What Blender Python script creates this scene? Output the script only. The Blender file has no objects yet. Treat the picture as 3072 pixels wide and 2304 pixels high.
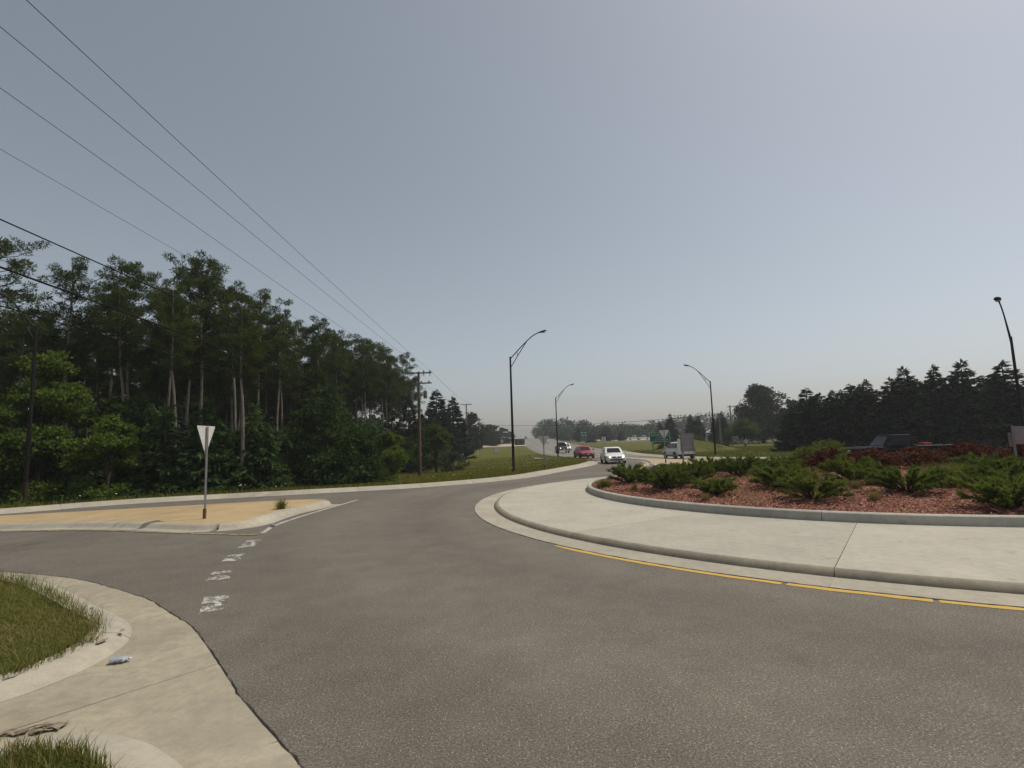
import bpy, bmesh, math, random
import numpy as np
from mathutils import Matrix, Vector, Euler

# ------------------------------------------------------------------ camera, sky, sun, exposure
S = bpy.context.scene
COL = S.collection
cam_d = bpy.data.cameras.new('camera'); cam = bpy.data.objects.new('camera', cam_d); COL.objects.link(cam)
cam_d.sensor_width = 36; cam_d.lens = 36 * 1590 / 3072; cam_d.clip_start = 0.1; cam_d.clip_end = 6000
cam.matrix_world = Matrix.Translation((0, 0, 2.1)) @ (Euler((math.pi/2 + math.atan(177/1590), 0, 0)).to_matrix() @ Matrix.Rotation(-math.radians(1.8), 3, 'Z')).to_4x4()
S.camera = cam

SUN_EL, SUN_AZ = math.radians(62), math.radians(71)      # azimuth clockwise from +Y
w = bpy.data.worlds.new('World'); S.world = w; w.use_nodes = True
nt = w.node_tree; nt.nodes.clear()
out = nt.nodes.new('ShaderNodeOutputWorld'); bg = nt.nodes.new('ShaderNodeBackground')
sky = nt.nodes.new('ShaderNodeTexSky'); sky.sky_type = 'NISHITA'; sky.sun_disc = False
sky.sun_elevation = SUN_EL; sky.sun_rotation = SUN_AZ
sky.air_density = 1.0; sky.dust_density = 2.2; sky.ozone_density = 1.0; sky.altitude = 250
hs = nt.nodes.new('ShaderNodeHueSaturation'); hs.inputs['Saturation'].default_value = 0.55; hs.inputs['Hue'].default_value = 0.478
nt.links.new(sky.outputs[0], hs.inputs['Color']); tint = nt.nodes.new('ShaderNodeMix'); tint.data_type = 'RGBA'; tint.blend_type = 'MULTIPLY'; tint.inputs[0].default_value = 1; tint.inputs[7].default_value = (1.03, .985, .975, 1)
nt.links.new(hs.outputs[0], tint.inputs[6]); nt.links.new(tint.outputs[2], bg.inputs['Color'])
bg.inputs['Strength'].default_value = 0.075
nt.links.new(bg.outputs[0], out.inputs['Surface'])
sd = bpy.data.lights.new('sun', 'SUN'); sd.energy = 2.1; sd.angle = math.radians(0.6); sd.color = (1.0, 0.93, 0.80)
sun = bpy.data.objects.new('sun', sd); COL.objects.link(sun)
sv = Vector((math.sin(SUN_AZ)*math.cos(SUN_EL), math.cos(SUN_AZ)*math.cos(SUN_EL), math.sin(SUN_EL)))
sun.rotation_euler = sv.to_track_quat('Z', 'Y').to_euler(); sun.location = (40, 20, 60)
S.view_settings.view_transform = 'Standard'; S.view_settings.look = 'None'
S.view_settings.exposure = 0.45; S.view_settings.gamma = 1.0; S.view_settings.use_curve_mapping = False
HAZE = 0.00055

rng = np.random.default_rng(7); random.seed(7)
R = math.radians

# ------------------------------------------------------------------ materials
def nodes(name):
    m = bpy.data.materials.new(name); m.use_nodes = True
    t = m.node_tree; p = t.nodes['Principled BSDF']
    return m, t, p
def N(t, kind, **kw):
    n = t.nodes.new(kind)
    for k, v in kw.items():
        if k in n.inputs: n.inputs[k].default_value = v
        else: setattr(n, k, v)
    return n
def ramp(t, stops):
    r = t.nodes.new('ShaderNodeValToRGB'); e = r.color_ramp.elements
    while len(e) < len(stops): e.new(0.5)
    for i, (p, c) in enumerate(stops):
        e[i].position = p; e[i].color = (*c, 1) if len(c) == 3 else c
    return r
def noise(t, co, scale, detail=4, rough=.6):
    n = N(t, 'ShaderNodeTexNoise'); n.inputs['Scale'].default_value = scale; n.inputs['Detail'].default_value = detail
    n.inputs['Roughness'].default_value = rough
    t.links.new(co, n.inputs['Vector']); return n
def mixc(t, fac, a, b, mode='MIX'):
    n = t.nodes.new('ShaderNodeMix'); n.data_type = 'RGBA'; n.blend_type = mode
    for src, i in ((fac, 0), (a, 6), (b, 7)):
        if isinstance(src, (int, float)): n.inputs[i].default_value = src
        elif isinstance(src, tuple): n.inputs[i].default_value = (*src, 1)
        else: t.links.new(src, n.inputs[i])
    return n.outputs[2]
def worldco(t):
    g = t.nodes.new('ShaderNodeNewGeometry'); return g.outputs['Position']
def bump(t, p, h, strength, dist):
    b = t.nodes.new('ShaderNodeBump'); b.inputs['Strength'].default_value = strength; b.inputs['Distance'].default_value = dist
    t.links.new(h, b.inputs['Height']); t.links.new(b.outputs[0], p.inputs['Normal'])
def plain(name, c, rough=.5, metal=0.0, var=.12, scale=6, emit=None, spec=.4, bumps=0):
    m, t, p = nodes(name)
    co = t.nodes.new('ShaderNodeTexCoord').outputs['Object']
    n = noise(t, co, scale, 5)
    r = ramp(t, [(.3, tuple(x*(1-var) for x in c)), (.7, tuple(min(1, x*(1+var)) for x in c))])
    t.links.new(n.outputs[0], r.inputs[0]); t.links.new(r.outputs[0], p.inputs['Base Color'])
    p.inputs['Roughness'].default_value = rough; p.inputs['Metallic'].default_value = metal
    p.inputs['Specular IOR Level'].default_value = spec
    if bumps: bump(t, p, noise(t, co, scale*6, 4).outputs[0], bumps, .01)
    if emit:
        p.inputs['Emission Color'].default_value = (*emit[0], 1); p.inputs['Emission Strength'].default_value = emit[1]
    return m
def foliage(name, cols, trans=.3, rough=.75, tcol=None):
    m, t, p = nodes(name)
    g = t.nodes.new('ShaderNodeNewGeometry')
    oi = t.nodes.new('ShaderNodeObjectInfo')
    ad = N(t, 'ShaderNodeMath', operation='ADD'); t.links.new(g.outputs['Random Per Island'], ad.inputs[0])
    mu = N(t, 'ShaderNodeMath', operation='MULTIPLY_ADD'); t.links.new(oi.outputs['Random'], mu.inputs[0]); mu.inputs[1].default_value = .3; mu.inputs[2].default_value = -.15
    t.links.new(mu.outputs[0], ad.inputs[1])
    r = ramp(t, [(i/(max(1, len(cols)-1)), c) for i, c in enumerate(cols)])
    t.links.new(ad.outputs[0], r.inputs[0])
    t.links.new(r.outputs[0], p.inputs['Base Color']); p.inputs['Roughness'].default_value = rough
    p.inputs['Specular IOR Level'].default_value = .12
    tr = t.nodes.new('ShaderNodeBsdfTranslucent')
    tc = mixc(t, 1.0, r.outputs[0], tcol or (1.3, 1.35, .7), 'MULTIPLY'); t.links.new(tc, tr.inputs['Color'])
    mx = t.nodes.new('ShaderNodeMixShader'); mx.inputs[0].default_value = trans
    t.links.new(p.outputs[0], mx.inputs[1]); t.links.new(tr.outputs[0], mx.inputs[2])
    t.links.new(mx.outputs[0], t.nodes['Material Output'].inputs['Surface'])
    return m

def asphalt_mat():
    m, t, p = nodes('asphalt'); co = worldco(t)
    big = noise(t, co, .16, 4); mid = noise(t, co, 1.6, 5, .65); fine = noise(t, co, 54, 3, .8)
    vo = N(t, 'ShaderNodeTexVoronoi'); vo.inputs['Scale'].default_value = 74; t.links.new(co, vo.inputs['Vector'])
    base = ramp(t, [(.3, (.114, .101, .083)), (.7, (.148, .132, .110))]); t.links.new(big.outputs[0], base.inputs[0])
    c = mixc(t, .32, base.outputs[0], mid.outputs[0], 'OVERLAY')
    fr = ramp(t, [(.36, (.50, .50, .50)), (.5, (1, 1, 1)), (.66, (1.75, 1.70, 1.62))]); t.links.new(fine.outputs[0], fr.inputs[0])
    c = mixc(t, .95, c, fr.outputs[0], 'MULTIPLY')
    # pale stones showing in the worn surface
    sr = ramp(t, [(.80, (0, 0, 0)), (.93, (1, 1, 1))]); sep = t.nodes.new('ShaderNodeSeparateColor')
    t.links.new(vo.outputs['Color'], sep.inputs[0]); t.links.new(sep.outputs[0], sr.inputs[0])
    dr = ramp(t, [(.18, (1, 1, 1)), (.40, (0, 0, 0))]); t.links.new(vo.outputs['Distance'], dr.inputs[0])
    k = mixc(t, 1.0, sr.outputs[0], dr.outputs[0], 'MULTIPLY')
    c = mixc(t, k, c, (.46, .43, .37))
    # polished and oil-darkened wheel paths: rings about the island centre
    vs = N(t, 'ShaderNodeVectorMath', operation='SUBTRACT'); vs.inputs[1].default_value = (12.45, 18.65, 0); t.links.new(co, vs.inputs[0])
    ln = N(t, 'ShaderNodeVectorMath', operation='LENGTH'); t.links.new(vs.outputs[0], ln.inputs[0])
    dm = N(t, 'ShaderNodeMath', operation='MULTIPLY_ADD'); t.links.new(mid.outputs[0], dm.inputs[0]); dm.inputs[1].default_value = .5; t.links.new(ln.outputs['Value'], dm.inputs[2])
    mr = N(t, 'ShaderNodeMapRange'); mr.inputs['From Min'].default_value = 13.5; mr.inputs['From Max'].default_value = 21.5; t.links.new(dm.outputs[0], mr.inputs['Value'])
    wr = ramp(t, [(0, (1, 1, 1)), (.14, (1.13, 1.13, 1.12)), (.28, (.88, .88, .88)), (.42, (1.04, 1.04, 1.04)), (.58, (1.14, 1.14, 1.13)), (.72, (.90, .90, .90)), (1, (1, 1, 1))]); t.links.new(mr.outputs[0], wr.inputs[0])
    c = mixc(t, .8, c, wr.outputs[0], 'MULTIPLY')
    t.links.new(c, p.inputs['Base Color']); p.inputs['Roughness'].default_value = .88; p.inputs['Specular IOR Level'].default_value = .25
    bump(t, p, fine.outputs[0], .5, .006)
    return m
def concrete_mat(name, c=(.40, .365, .29), dark=.75, stain=.5, spots=True):
    m, t, p = nodes(name); co = worldco(t)
    oi = t.nodes.new('ShaderNodeObjectInfo')
    a = noise(t, co, .9, 6, .62); b = noise(t, co, 7, 5, .7); f = noise(t, co, 70, 3, .7)
    r = ramp(t, [(.28, tuple(x*dark for x in c)), (.62, c), (.8, tuple(x*1.08 for x in c))]); t.links.new(a.outputs[0], r.inputs[0])
    col = mixc(t, .25*stain*2, r.outputs[0], b.outputs[0], 'OVERLAY')
    fr = ramp(t, [(.3, (.86, .86, .86)), (.7, (1.12, 1.12, 1.12))]); t.links.new(f.outputs[0], fr.inputs[0])
    col = mixc(t, .8, col, fr.outputs[0], 'MULTIPLY')
    pr = ramp(t, [(0, (.93, .93, .93)), (1, (1.06, 1.05, 1.04))]); t.links.new(oi.outputs['Random'], pr.inputs[0])
    col = mixc(t, 1.0, col, pr.outputs[0], 'MULTIPLY')
    if name == 'concrete_drive':
        g_ = noise(t, co, .75, 3, .5); gr = ramp(t, [(.50, (0, 0, 0)), (.66, (1, 1, 1))]); t.links.new(g_.outputs[0], gr.inputs[0])
        kg = mixc(t, 1.0, gr.outputs[0], (.6, .6, .6), 'MULTIPLY'); col = mixc(t, kg, col, (.235, .215, .175))
    if spots:
        s = noise(t, co, 3.3, 2, .4); sr = ramp(t, [(.69, (0, 0, 0)), (.76, (1, 1, 1))]); t.links.new(s.outputs[0], sr.inputs[0])
        ks = mixc(t, 1.0, sr.outputs[0], (.35, .35, .35), 'MULTIPLY')
        col = mixc(t, ks, col, (.20, .175, .12))
    t.links.new(col, p.inputs['Base Color']); p.inputs['Roughness'].default_value = .85; p.inputs['Specular IOR Level'].default_value = .25
    bump(t, p, f.outputs[0], .25, .004)
    return m
def grass_mat(name, green=(.075, .085, .022), dry=(.165, .135, .055), bias=.5):
    m, t, p = nodes(name); co = worldco(t)
    a = noise(t, co, .22, 6, .65); b = noise(t, co, 2.2, 5, .75); f = noise(t, co, 16, 4, .75)
    r = ramp(t, [(bias-.16, green), (bias+.16, dry)]); 
    ad = mixc(t, .45, a.outputs[0], b.outputs[0]); t.links.new(ad, r.inputs[0])
    fr = ramp(t, [(.3, (.55, .55, .55)), (.7, (1.4, 1.4, 1.35))]); t.links.new(f.outputs[0], fr.inputs[0])
    c = mixc(t, .9, r.outputs[0], fr.outputs[0], 'MULTIPLY')
    t.links.new(c, p.inputs['Base Color']); p.inputs['Roughness'].default_value = .95; p.inputs['Specular IOR Level'].default_value = .1
    bump(t, p, f.outputs[0], .9, .06)
    return m
def worn_paint(name, c, under=(.13, .117, .097), amount=.5, scale=9):
    m, t, p = nodes(name); co = worldco(t)
    a = noise(t, co, scale, 6, .75); f = noise(t, co, 60, 3, .7)
    ad = mixc(t, .25, a.outputs[0], f.outputs[0])
    r = ramp(t, [(amount-.03, (0, 0, 0)), (amount+.03, (1, 1, 1))]); t.links.new(ad, r.inputs[0])
    inv = mixc(t, r.outputs[0], tuple(c), tuple(under))
    fr = ramp(t, [(.3, (.8, .8, .8)), (.7, (1.1, 1.1, 1.1))]); t.links.new(f.outputs[0], fr.inputs[0])
    col = mixc(t, 1.0, inv, fr.outputs[0], 'MULTIPLY')
    t.links.new(col, p.inputs['Base Color']); p.inputs['Roughness'].default_value = .8
    return m
def bark_mat(name, c1, c2, scale=9):
    m, t, p = nodes(name); tc = t.nodes.new('ShaderNodeTexCoord')
    mp = t.nodes.new('ShaderNodeMapping'); mp.inputs['Scale'].default_value = (1, 1, .22); t.links.new(tc.outputs['Object'], mp.inputs[0])
    n = noise(t, mp.outputs[0], scale, 6, .7); r = ramp(t, [(.35, c1), (.65, c2)]); t.links.new(n.outputs[0], r.inputs[0])
    t.links.new(r.outputs[0], p.inputs['Base Color']); p.inputs['Roughness'].default_value = .95; p.inputs['Specular IOR Level'].default_value = .1
    bump(t, p, n.outputs[0], .7, .03)
    return m
def wood_pole_mat():
    m, t, p = nodes('weathered_pole_wood'); tc = t.nodes.new('ShaderNodeTexCoord')
    mp = t.nodes.new('ShaderNodeMapping'); mp.inputs['Scale'].default_value = (8, 8, .6); t.links.new(tc.outputs['Object'], mp.inputs[0])
    n = noise(t, mp.outputs[0], 3, 6, .7)
    sx = t.nodes.new('ShaderNodeSeparateXYZ'); t.links.new(tc.outputs['Object'], sx.inputs[0])
    zr = N(t, 'ShaderNodeMapRange'); zr.inputs['From Min'].default_value = 0; zr.inputs['From Max'].default_value = 10.5; t.links.new(sx.outputs['Z'], zr.inputs['Value'])
    hr = ramp(t, [(.0, (.085, .042, .024)), (.25, (.125, .068, .036)), (.5, (.125, .085, .055)), (.75, (.16, .14, .115))]); t.links.new(zr.outputs[0], hr.inputs[0])
    nr = ramp(t, [(.3, (.5, .5, .5)), (.7, (1.35, 1.35, 1.3))]); t.links.new(n.outputs[0], nr.inputs[0])
    c = mixc(t, 1.0, hr.outputs[0], nr.outputs[0], 'MULTIPLY')
    t.links.new(c, p.inputs['Base Color']); p.inputs['Roughness'].default_value = .9
    return m
def paint_mat(name, c, metal=0.0):
    m, t, p = nodes(name); co = t.nodes.new('ShaderNodeTexCoord').outputs['Object']
    n = noise(t, co, 2.5, 4); r = ramp(t, [(.3, tuple(x*.93 for x in c)), (.7, tuple(min(1, x*1.05) for x in c))]); t.links.new(n.outputs[0], r.inputs[0])
    t.links.new(r.outputs[0], p.inputs['Base Color']); p.inputs['Roughness'].default_value = .32; p.inputs['Metallic'].default_value = metal
    p.inputs['Coat Weight'].default_value = .25; p.inputs['Coat Roughness'].default_value = .08
    return m

M = dict(
 asphalt=asphalt_mat(),
 highway=plain('highway_asphalt', (.195, .18, .158), .9, 0, .12, .25, spec=.2),
 concrete=concrete_mat('concrete_apron', (.43, .405, .335), .84, .5),
 kerb=concrete_mat('concrete_kerb', (.395, .362, .29), .78, .6),
 planter=concrete_mat('concrete_planter_kerb', (.42, .405, .355), .78, .6),
 drive=concrete_mat('concrete_drive', (.39, .345, .255), .72, .8),
 beige=concrete_mat('tinted_beige_concrete', (.42, .315, .175), .82, .5, False),
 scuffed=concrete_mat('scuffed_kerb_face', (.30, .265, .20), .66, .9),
 tan=concrete_mat('tan_concrete', (.44, .345, .215), .84, .4, False),
 verge=grass_mat('verge_grass', (.078, .088, .012), (.160, .132, .034), .57),
 lawn=grass_mat('lawn_grass', (.066, .080, .014), (.13, .115, .034), .53),
 soil=grass_mat('field_ground', (.06, .065, .022), (.15, .125, .06), .5),
 forestfloor=grass_mat('forest_floor', (.03, .028, .014), (.07, .05, .025), .5),
 tar=plain('crack_tar', (.018, .015, .012), .9),
 white=worn_paint('worn_white_paint', (.54, .52, .47), amount=.49, scale=7),
 whiteline=worn_paint('white_line_paint', (.50, .48, .43), amount=.53),
 yellow=worn_paint('yellow_line_paint', (.55, .35, .07), amount=.66),
 paleyellow=worn_paint('faded_yellow_paint', (.42, .33, .13), amount=.50),
 galv=plain('galvanized_steel', (.36, .35, .33), .55, .35),
 rust=plain('rusty_steel', (.10, .06, .034), .9, 0, .4, 20),
 signback=plain('aluminium_sign_back', (.62, .60, .56), .55, .1),
 greysign=plain('grey_sign_back', (.275, .24, .235), .7, .1),
 brownsign=plain('brown_sign_back', (.16, .105, .09), .7),
 green=plain('green_sign_face', (.006, .125, .065), .5),
 signwhite=plain('sign_white', (.62, .66, .62), .5),
 blackpole=plain('black_lamp_paint', (.010, .009, .008), .65, 0, spec=.2),
 rustband=plain('rusty_pole_base', (.045, .022, .012), .9, 0, .5, 3),
 poledark=wood_pole_mat(),
 greypole=bark_mat('grey_pole_wood', (.13, .115, .10), (.23, .21, .19), 5),
 insul=plain('insulator_porcelain', (.10, .08, .08), .3),
 transformer=plain('transformer_grey', (.21, .215, .22), .5),
 wire=plain('power_wire', (.012, .012, .013), .9, spec=.1),
 mulch=None, rock=plain('boulder', (.42, .39, .34), .9, 0, .25, 4, bumps=.6),
 bark_pine=bark_mat('pine_bark', (.13, .11, .088), (.275, .24, .20)),
 bark_dark=bark_mat('dark_bark', (.035, .028, .022), (.08, .065, .05)),
 pine=foliage('pine_needles', [(.032, .050, .013), (.052, .076, .019), (.080, .106, .027)], .3),
 spruce=foliage('spruce_needles', [(.006, .013, .005), (.012, .024, .009), (.024, .042, .016), (.060, .088, .042)], .08, .9),
 farcon=foliage('conifer_needles', [(.014, .026, .016), (.022, .036, .022)], .15),
 maple=foliage('light_maple_leaves', [(.058, .096, .017), (.090, .136, .024), (.130, .176, .036)], .4),
 leafdark=foliage('dark_leaves', [(.024, .048, .014), (.042, .072, .020), (.062, .096, .028)], .32),
 leafdeep=foliage('shade_tree_leaves', [(.012, .026, .008), (.021, .040, .012), (.036, .058, .018)], .2),
 leafmid=foliage('mid_green_leaves', [(.038, .068, .016), (.062, .098, .022), (.085, .122, .030)], .35),
 leafgrey=foliage('grey_green_leaves', [(.055, .070, .040), (.075, .092, .050)], .25),
 softpine=foliage('young_white_pine_needles', [(.034, .064, .020), (.055, .094, .028), (.082, .122, .038)], .3),
 juniper=foliage('juniper_sprays', [(.062, .092, .021), (.108, .143, .034), (.160, .186, .052)], .38),
 barberry=foliage('barberry_leaves', [(.052, .018, .012), (.088, .031, .018), (.13, .055, .026)], .25, tcol=(1.3, .8, .6)),
 goldbush=foliage('yellow_green_leaves', [(.09, .115, .025), (.13, .155, .04)], .35),
 drygrass=foliage('dry_grass_blades', [(.20, .155, .065), (.28, .22, .10)], .3, .7),
 grassb=foliage('grass_blades', [(.062, .092, .015), (.095, .122, .024), (.150, .138, .040), (.27, .21, .085)], .38, .6),
 grassv=foliage('verge_blades', [(.070, .092, .010), (.110, .112, .018), (.18, .15, .040)], .3, .7),
 flower=plain('white_flower', (.7, .7, .66), .7),
 yflower=plain('yellow_flower', (.7, .55, .03), .7),
 woods=foliage('distant_woods_leaves', [(.022, .040, .018), (.034, .056, .024), (.046, .070, .03)], .25),
 glass=plain('dark_car_glass', (.012, .014, .016), .06, 0, .05, spec=.22),
 tyre=plain('tyre_rubber', (.015, .015, .015), .85), rim=plain('alloy_rim', (.38, .38, .38), .35, .7),
 trim=plain('black_trim', (.02, .02, .021), .6), chrome=plain('chrome_trim', (.62, .62, .62), .2, .9),
 lampglass=plain('headlamp_lens', (.55, .55, .52), .15), lit=plain('lit_headlamp', (.9, .9, .8), .2, emit=((1, .97, .85), 2.2)),
 taillamp=plain('tail_lamp', (.28, .015, .012), .25), plate=plain('number_plate', (.5, .5, .52), .5),
 pwhite=paint_mat('white_car_paint', (.74, .74, .72)), pred=paint_mat('red_car_paint', (.30, .022, .045)),
 psilver=paint_mat('silver_car_paint', (.66, .66, .68), 0), pgrey=paint_mat('dark_grey_car_paint', (.05, .055, .065), .2), pblack=plain('black_car_paint', (.005, .006, .009), .55, spec=.06),
 redbox=plain('red_plastic', (.38, .06, .035), .6),
 siding=plain('white_siding', (.50, .50, .50), .7), roof=plain('grey_shingle', (.17, .165, .16), .9),
 bottle=None, card=plain('brown_paper', (.21, .165, .12), .85, 0, .4, 14), gravel=plain('pale_gravel', (.40, .36, .29), .95),
)
def mulch_mat():
    m, t, p = nodes('red_mulch'); co = worldco(t)
    vo = N(t, 'ShaderNodeTexVoronoi'); vo.inputs['Scale'].default_value = 26; t.links.new(co, vo.inputs['Vector'])
    sep = t.nodes.new('ShaderNodeSeparateColor'); t.links.new(vo.outputs['Color'], sep.inputs[0])
    r = ramp(t, [(0, (.095, .032, .023)), (.6, (.20, .075, .050)), (1, (.33, .18, .13))]); t.links.new(sep.outputs[0], r.inputs[0])
    big = noise(t, co, 1.1, 5); k = ramp(t, [(.50, (0, 0, 0)), (.68, (1, 1, 1))]); t.links.new(big.outputs[0], k.inputs[0])
    kk = mixc(t, 1.0, k.outputs[0], (.55, .55, .55), 'MULTIPLY')
    c = mixc(t, kk, r.outputs[0], (.20, .145, .055))
    t.links.new(c, p.inputs['Base Color']); p.inputs['Roughness'].default_value = .95; p.inputs['Specular IOR Level'].default_value = .15
    bump(t, p, vo.outputs['Distance'], .8, .03)
    return m
M['mulch'] = mulch_mat()
M['chip'] = foliage('red_bark_chips', [(.12, .038, .028), (.20, .066, .046), (.25, .10, .07), (.46, .29, .22)], 0.0, .9)
mb_, tb_, pb_ = nodes('crushed_clear_plastic'); M['bottle'] = mb_
pb_.inputs['Base Color'].default_value = (.52, .55, .59, 1); pb_.inputs['Roughness'].default_value = .25; pb_.inputs['Transmission Weight'].default_value = .35
bump(tb_, pb_, noise(tb_, tb_.nodes.new('ShaderNodeTexCoord').outputs['Object'], 30, 4).outputs[0], .6, .02)

# ------------------------------------------------------------------ mesh helpers
def link(name, me, parent=None, loc=None):
    o = bpy.data.objects.new(name, me); COL.objects.link(o)
    if name in ('branches', 'stems', 'lettering', 'crack_filler', 'paint_block', 'blades', 'sprays', 'leaves', 'crown'): o['kind'] = 'stuff'
    if parent is not None: o.parent = parent
    if loc is not None: o.location = loc
    return o
def mesh_np(name, V, F, mats, mi=None, smooth=False):
    """V (n,3); F list of arrays (k, 3 or 4)"""
    me = bpy.data.meshes.new(name)
    V = np.asarray(V, np.float32); Fs = [np.asarray(f, np.int32) for f in (F if isinstance(F, list) else [F]) if len(f)]
    me.vertices.add(len(V)); me.vertices.foreach_set('co', V.ravel())
    nl = sum(f.size for f in Fs); npoly = sum(len(f) for f in Fs)
    me.loops.add(nl); me.loops.foreach_set('vertex_index', np.concatenate([f.ravel() for f in Fs]))
    me.polygons.add(npoly)
    tot = np.concatenate([np.full(len(f), f.shape[1], np.int32) for f in Fs])
    me.polygons.foreach_set('loop_start', np.concatenate([[0], np.cumsum(tot)[:-1]]).astype(np.int32))
    me.polygons.foreach_set('loop_total', tot)
    if smooth: me.polygons.foreach_set('use_smooth', np.ones(npoly, bool))
    for m in (mats if isinstance(mats, (list, tuple)) else [mats]): me.materials.append(m)
    if mi is not None: me.polygons.foreach_set('material_index', np.asarray(mi, np.int32))
    me.update(calc_edges=True); me.validate()
    return me
class MB:
    def __init__(s): s.v = []; s.f = []
    def add(s, vs, fs):
        b = len(s.v); s.v += [tuple(x) for x in vs]; s.f += [tuple(i+b for i in f) for f in fs]; return s
    def box(s, x0, x1, y0, y1, z0, z1):
        return s.add([(x0,y0,z0),(x1,y0,z0),(x1,y1,z0),(x0,y1,z0),(x0,y0,z1),(x1,y0,z1),(x1,y1,z1),(x0,y1,z1)],
                     [(0,3,2,1),(4,5,6,7),(0,1,5,4),(1,2,6,5),(2,3,7,6),(3,0,4,7)])
    def tube(s, pts, rad, n=8, cap=True):
        pts = [Vector(p) for p in pts]
        if isinstance(rad, (int, float)): rad = [rad]*len(pts)
        vs = []; up = None
        for i, p in enumerate(pts):
            d = (pts[min(i+1, len(pts)-1)] - pts[max(i-1, 0)]).normalized()
            a = d.cross(Vector((0, 1, 0)) if abs(d.y) < .9 else Vector((1, 0, 0))).normalized()
            if up is not None and a.dot(up) < 0: a = -a
            up = a; b = d.cross(a)
            for k in range(n):
                t = 2*math.pi*k/n; vs.append(p + (a*math.cos(t) + b*math.sin(t))*rad[i])
        fs = [(i*n+k, i*n+(k+1) % n, (i+1)*n+(k+1) % n, (i+1)*n+k) for i in range(len(pts)-1) for k in range(n)]
        if cap: fs += [tuple(range(n))[::-1], tuple((len(pts)-1)*n+k for k in range(n))]
        return s.add(vs, fs)
    def prism(s, poly, axis, a, b):
        """poly of 2-D points extruded along axis 'x','y' or 'z' from a to b"""
        n = len(poly)
        def mk(p, t): return (t, p[0], p[1]) if axis == 'x' else (p[0], t, p[1]) if axis == 'y' else (p[0], p[1], t)
        return s.add([mk(p, a) for p in poly] + [mk(p, b) for p in poly],
                     [tuple(range(n))[::-1], tuple(range(n, 2*n))] + [(i, (i+1) % n, n+(i+1) % n, n+i) for i in range(n)])
    def mesh(s, name, mat, smooth=False, bevel=0):
        me = bpy.data.meshes.new(name); me.from_pydata(s.v, [], s.f)
        bm = bmesh.new(); bm.from_mesh(me); bmesh.ops.recalc_face_normals(bm, faces=bm.faces)
        if bevel:
            bmesh.ops.bevel(bm, geom=[e for e in bm.edges if len(e.link_faces) == 2 and e.calc_face_angle(0) > .5], offset=bevel, segments=2, affect='EDGES', profile=.5)
        bm.to_mesh(me); bm.free()
        me.materials.append(mat)
        if smooth:
            me.polygons.foreach_set('use_smooth', np.ones(len(me.polygons), bool))
            try: me.set_sharp_from_angle(angle=R(40))
            except Exception: pass
        return me
    def build(s, name, mat, parent=None, smooth=False, loc=None, bevel=0): return link(name, s.mesh(name, mat, smooth, bevel), parent, loc)
def tag(o, label=None, cat=None, group=None, kind=None):
    if label: o['label'] = label
    if cat: o['category'] = cat
    if group: o['group'] = group
    if kind: o['kind'] = kind
    return o
def thing(name, label, cat, loc=(0, 0, 0), rz=0, group=None):
    o = bpy.data.objects.new(name, None); COL.objects.link(o); o.location = loc; o.rotation_euler = (0, 0, rz)
    o.empty_display_size = .2
    return tag(o, label, cat, group)
def struct(name, label, cat=None):
    o = bpy.data.objects.new(name, None); COL.objects.link(o); return tag(o, label, cat, kind='structure')
def copy_tree(o, parent=None):
    c = o.copy(); COL.objects.link(c); c.parent = parent
    for ch in list(o.children): copy_tree(ch, c)
    return c
def smooth_path(pts, step):
    P = [np.array(p, float) for p in pts]; outp = []
    for i in range(len(P)-1):
        p0 = P[max(i-1, 0)]; p1 = P[i]; p2 = P[i+1]; p3 = P[min(i+2, len(P)-1)]
        L = np.linalg.norm(p2-p1); n = max(1, int(L/step))
        for k in range(n):
            t = k/n
            # centripetal-ish tangents limited to the span
            m1 = (p2-p0)/max(np.linalg.norm(p2-p0), 1e-6)*L; m2 = (p3-p1)/max(np.linalg.norm(p3-p1), 1e-6)*L
            outp.append((2*t**3-3*t**2+1)*p1 + (t**3-2*t**2+t)*m1 + (-2*t**3+3*t**2)*p2 + (t**3-t**2)*m2)
    outp.append(P[-1]); return np.array(outp)
def arc(c, r, a0, a1, n): return np.array([(c[0]+r*math.cos(a), c[1]+r*math.sin(a)) for a in np.linspace(a0, a1, n)])

# ------------------------------------------------------------------ terrain
def T(y):
    y = np.asarray(y, float); s = y-330
    return np.where(y < 80, 0, np.where(y < 330, 6.2e-5*(y-80)**2, 6.2e-5*62500 + .031*s - .031/160*np.clip(s, 0, 300)**2 - np.clip(s-300, 0, None)*.02))
def sstep(a, b, x): t = np.clip((np.asarray(x, float)-a)/(b-a), 0, 1); return t*t*(3-2*t)
KERB_NW = smooth_path([(-70, 15.5), (-40, 18), (-24, 20.5), (-20.3, 21.5), (-18.6, 23.0), (-16.8, 24.2), (-14.6, 25.0), (-11.6, 26.0), (-8.2, 27.0), (-5.4, 28.0), (-2.6, 29.9), (0, 32.8), (2.1, 37.2), (4.0, 41.6), (5.76, 45.9), (6.8, 49.3), (7.5, 51.8)], .5)
EDGE_N = [(7.6, 55), (7.0, 66), (5.2, 74), (4.4, 85), (4.2, 110), (4.1, 160), (4.0, 236)]
_K = np.vstack([KERB_NW[::4], smooth_path(EDGE_N, 6)])
def dist_nw(x, y):
    d = np.full(np.shape(x), 1e9)
    for a, b in zip(_K[:-1], _K[1:]):
        ab = b-a; t = np.clip(((x-a[0])*ab[0] + (y-a[1])*ab[1])/(ab@ab), 0, 1)
        d = np.minimum(d, np.hypot(x-a[0]-t*ab[0], y-a[1]-t*ab[1]))
    return d
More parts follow.
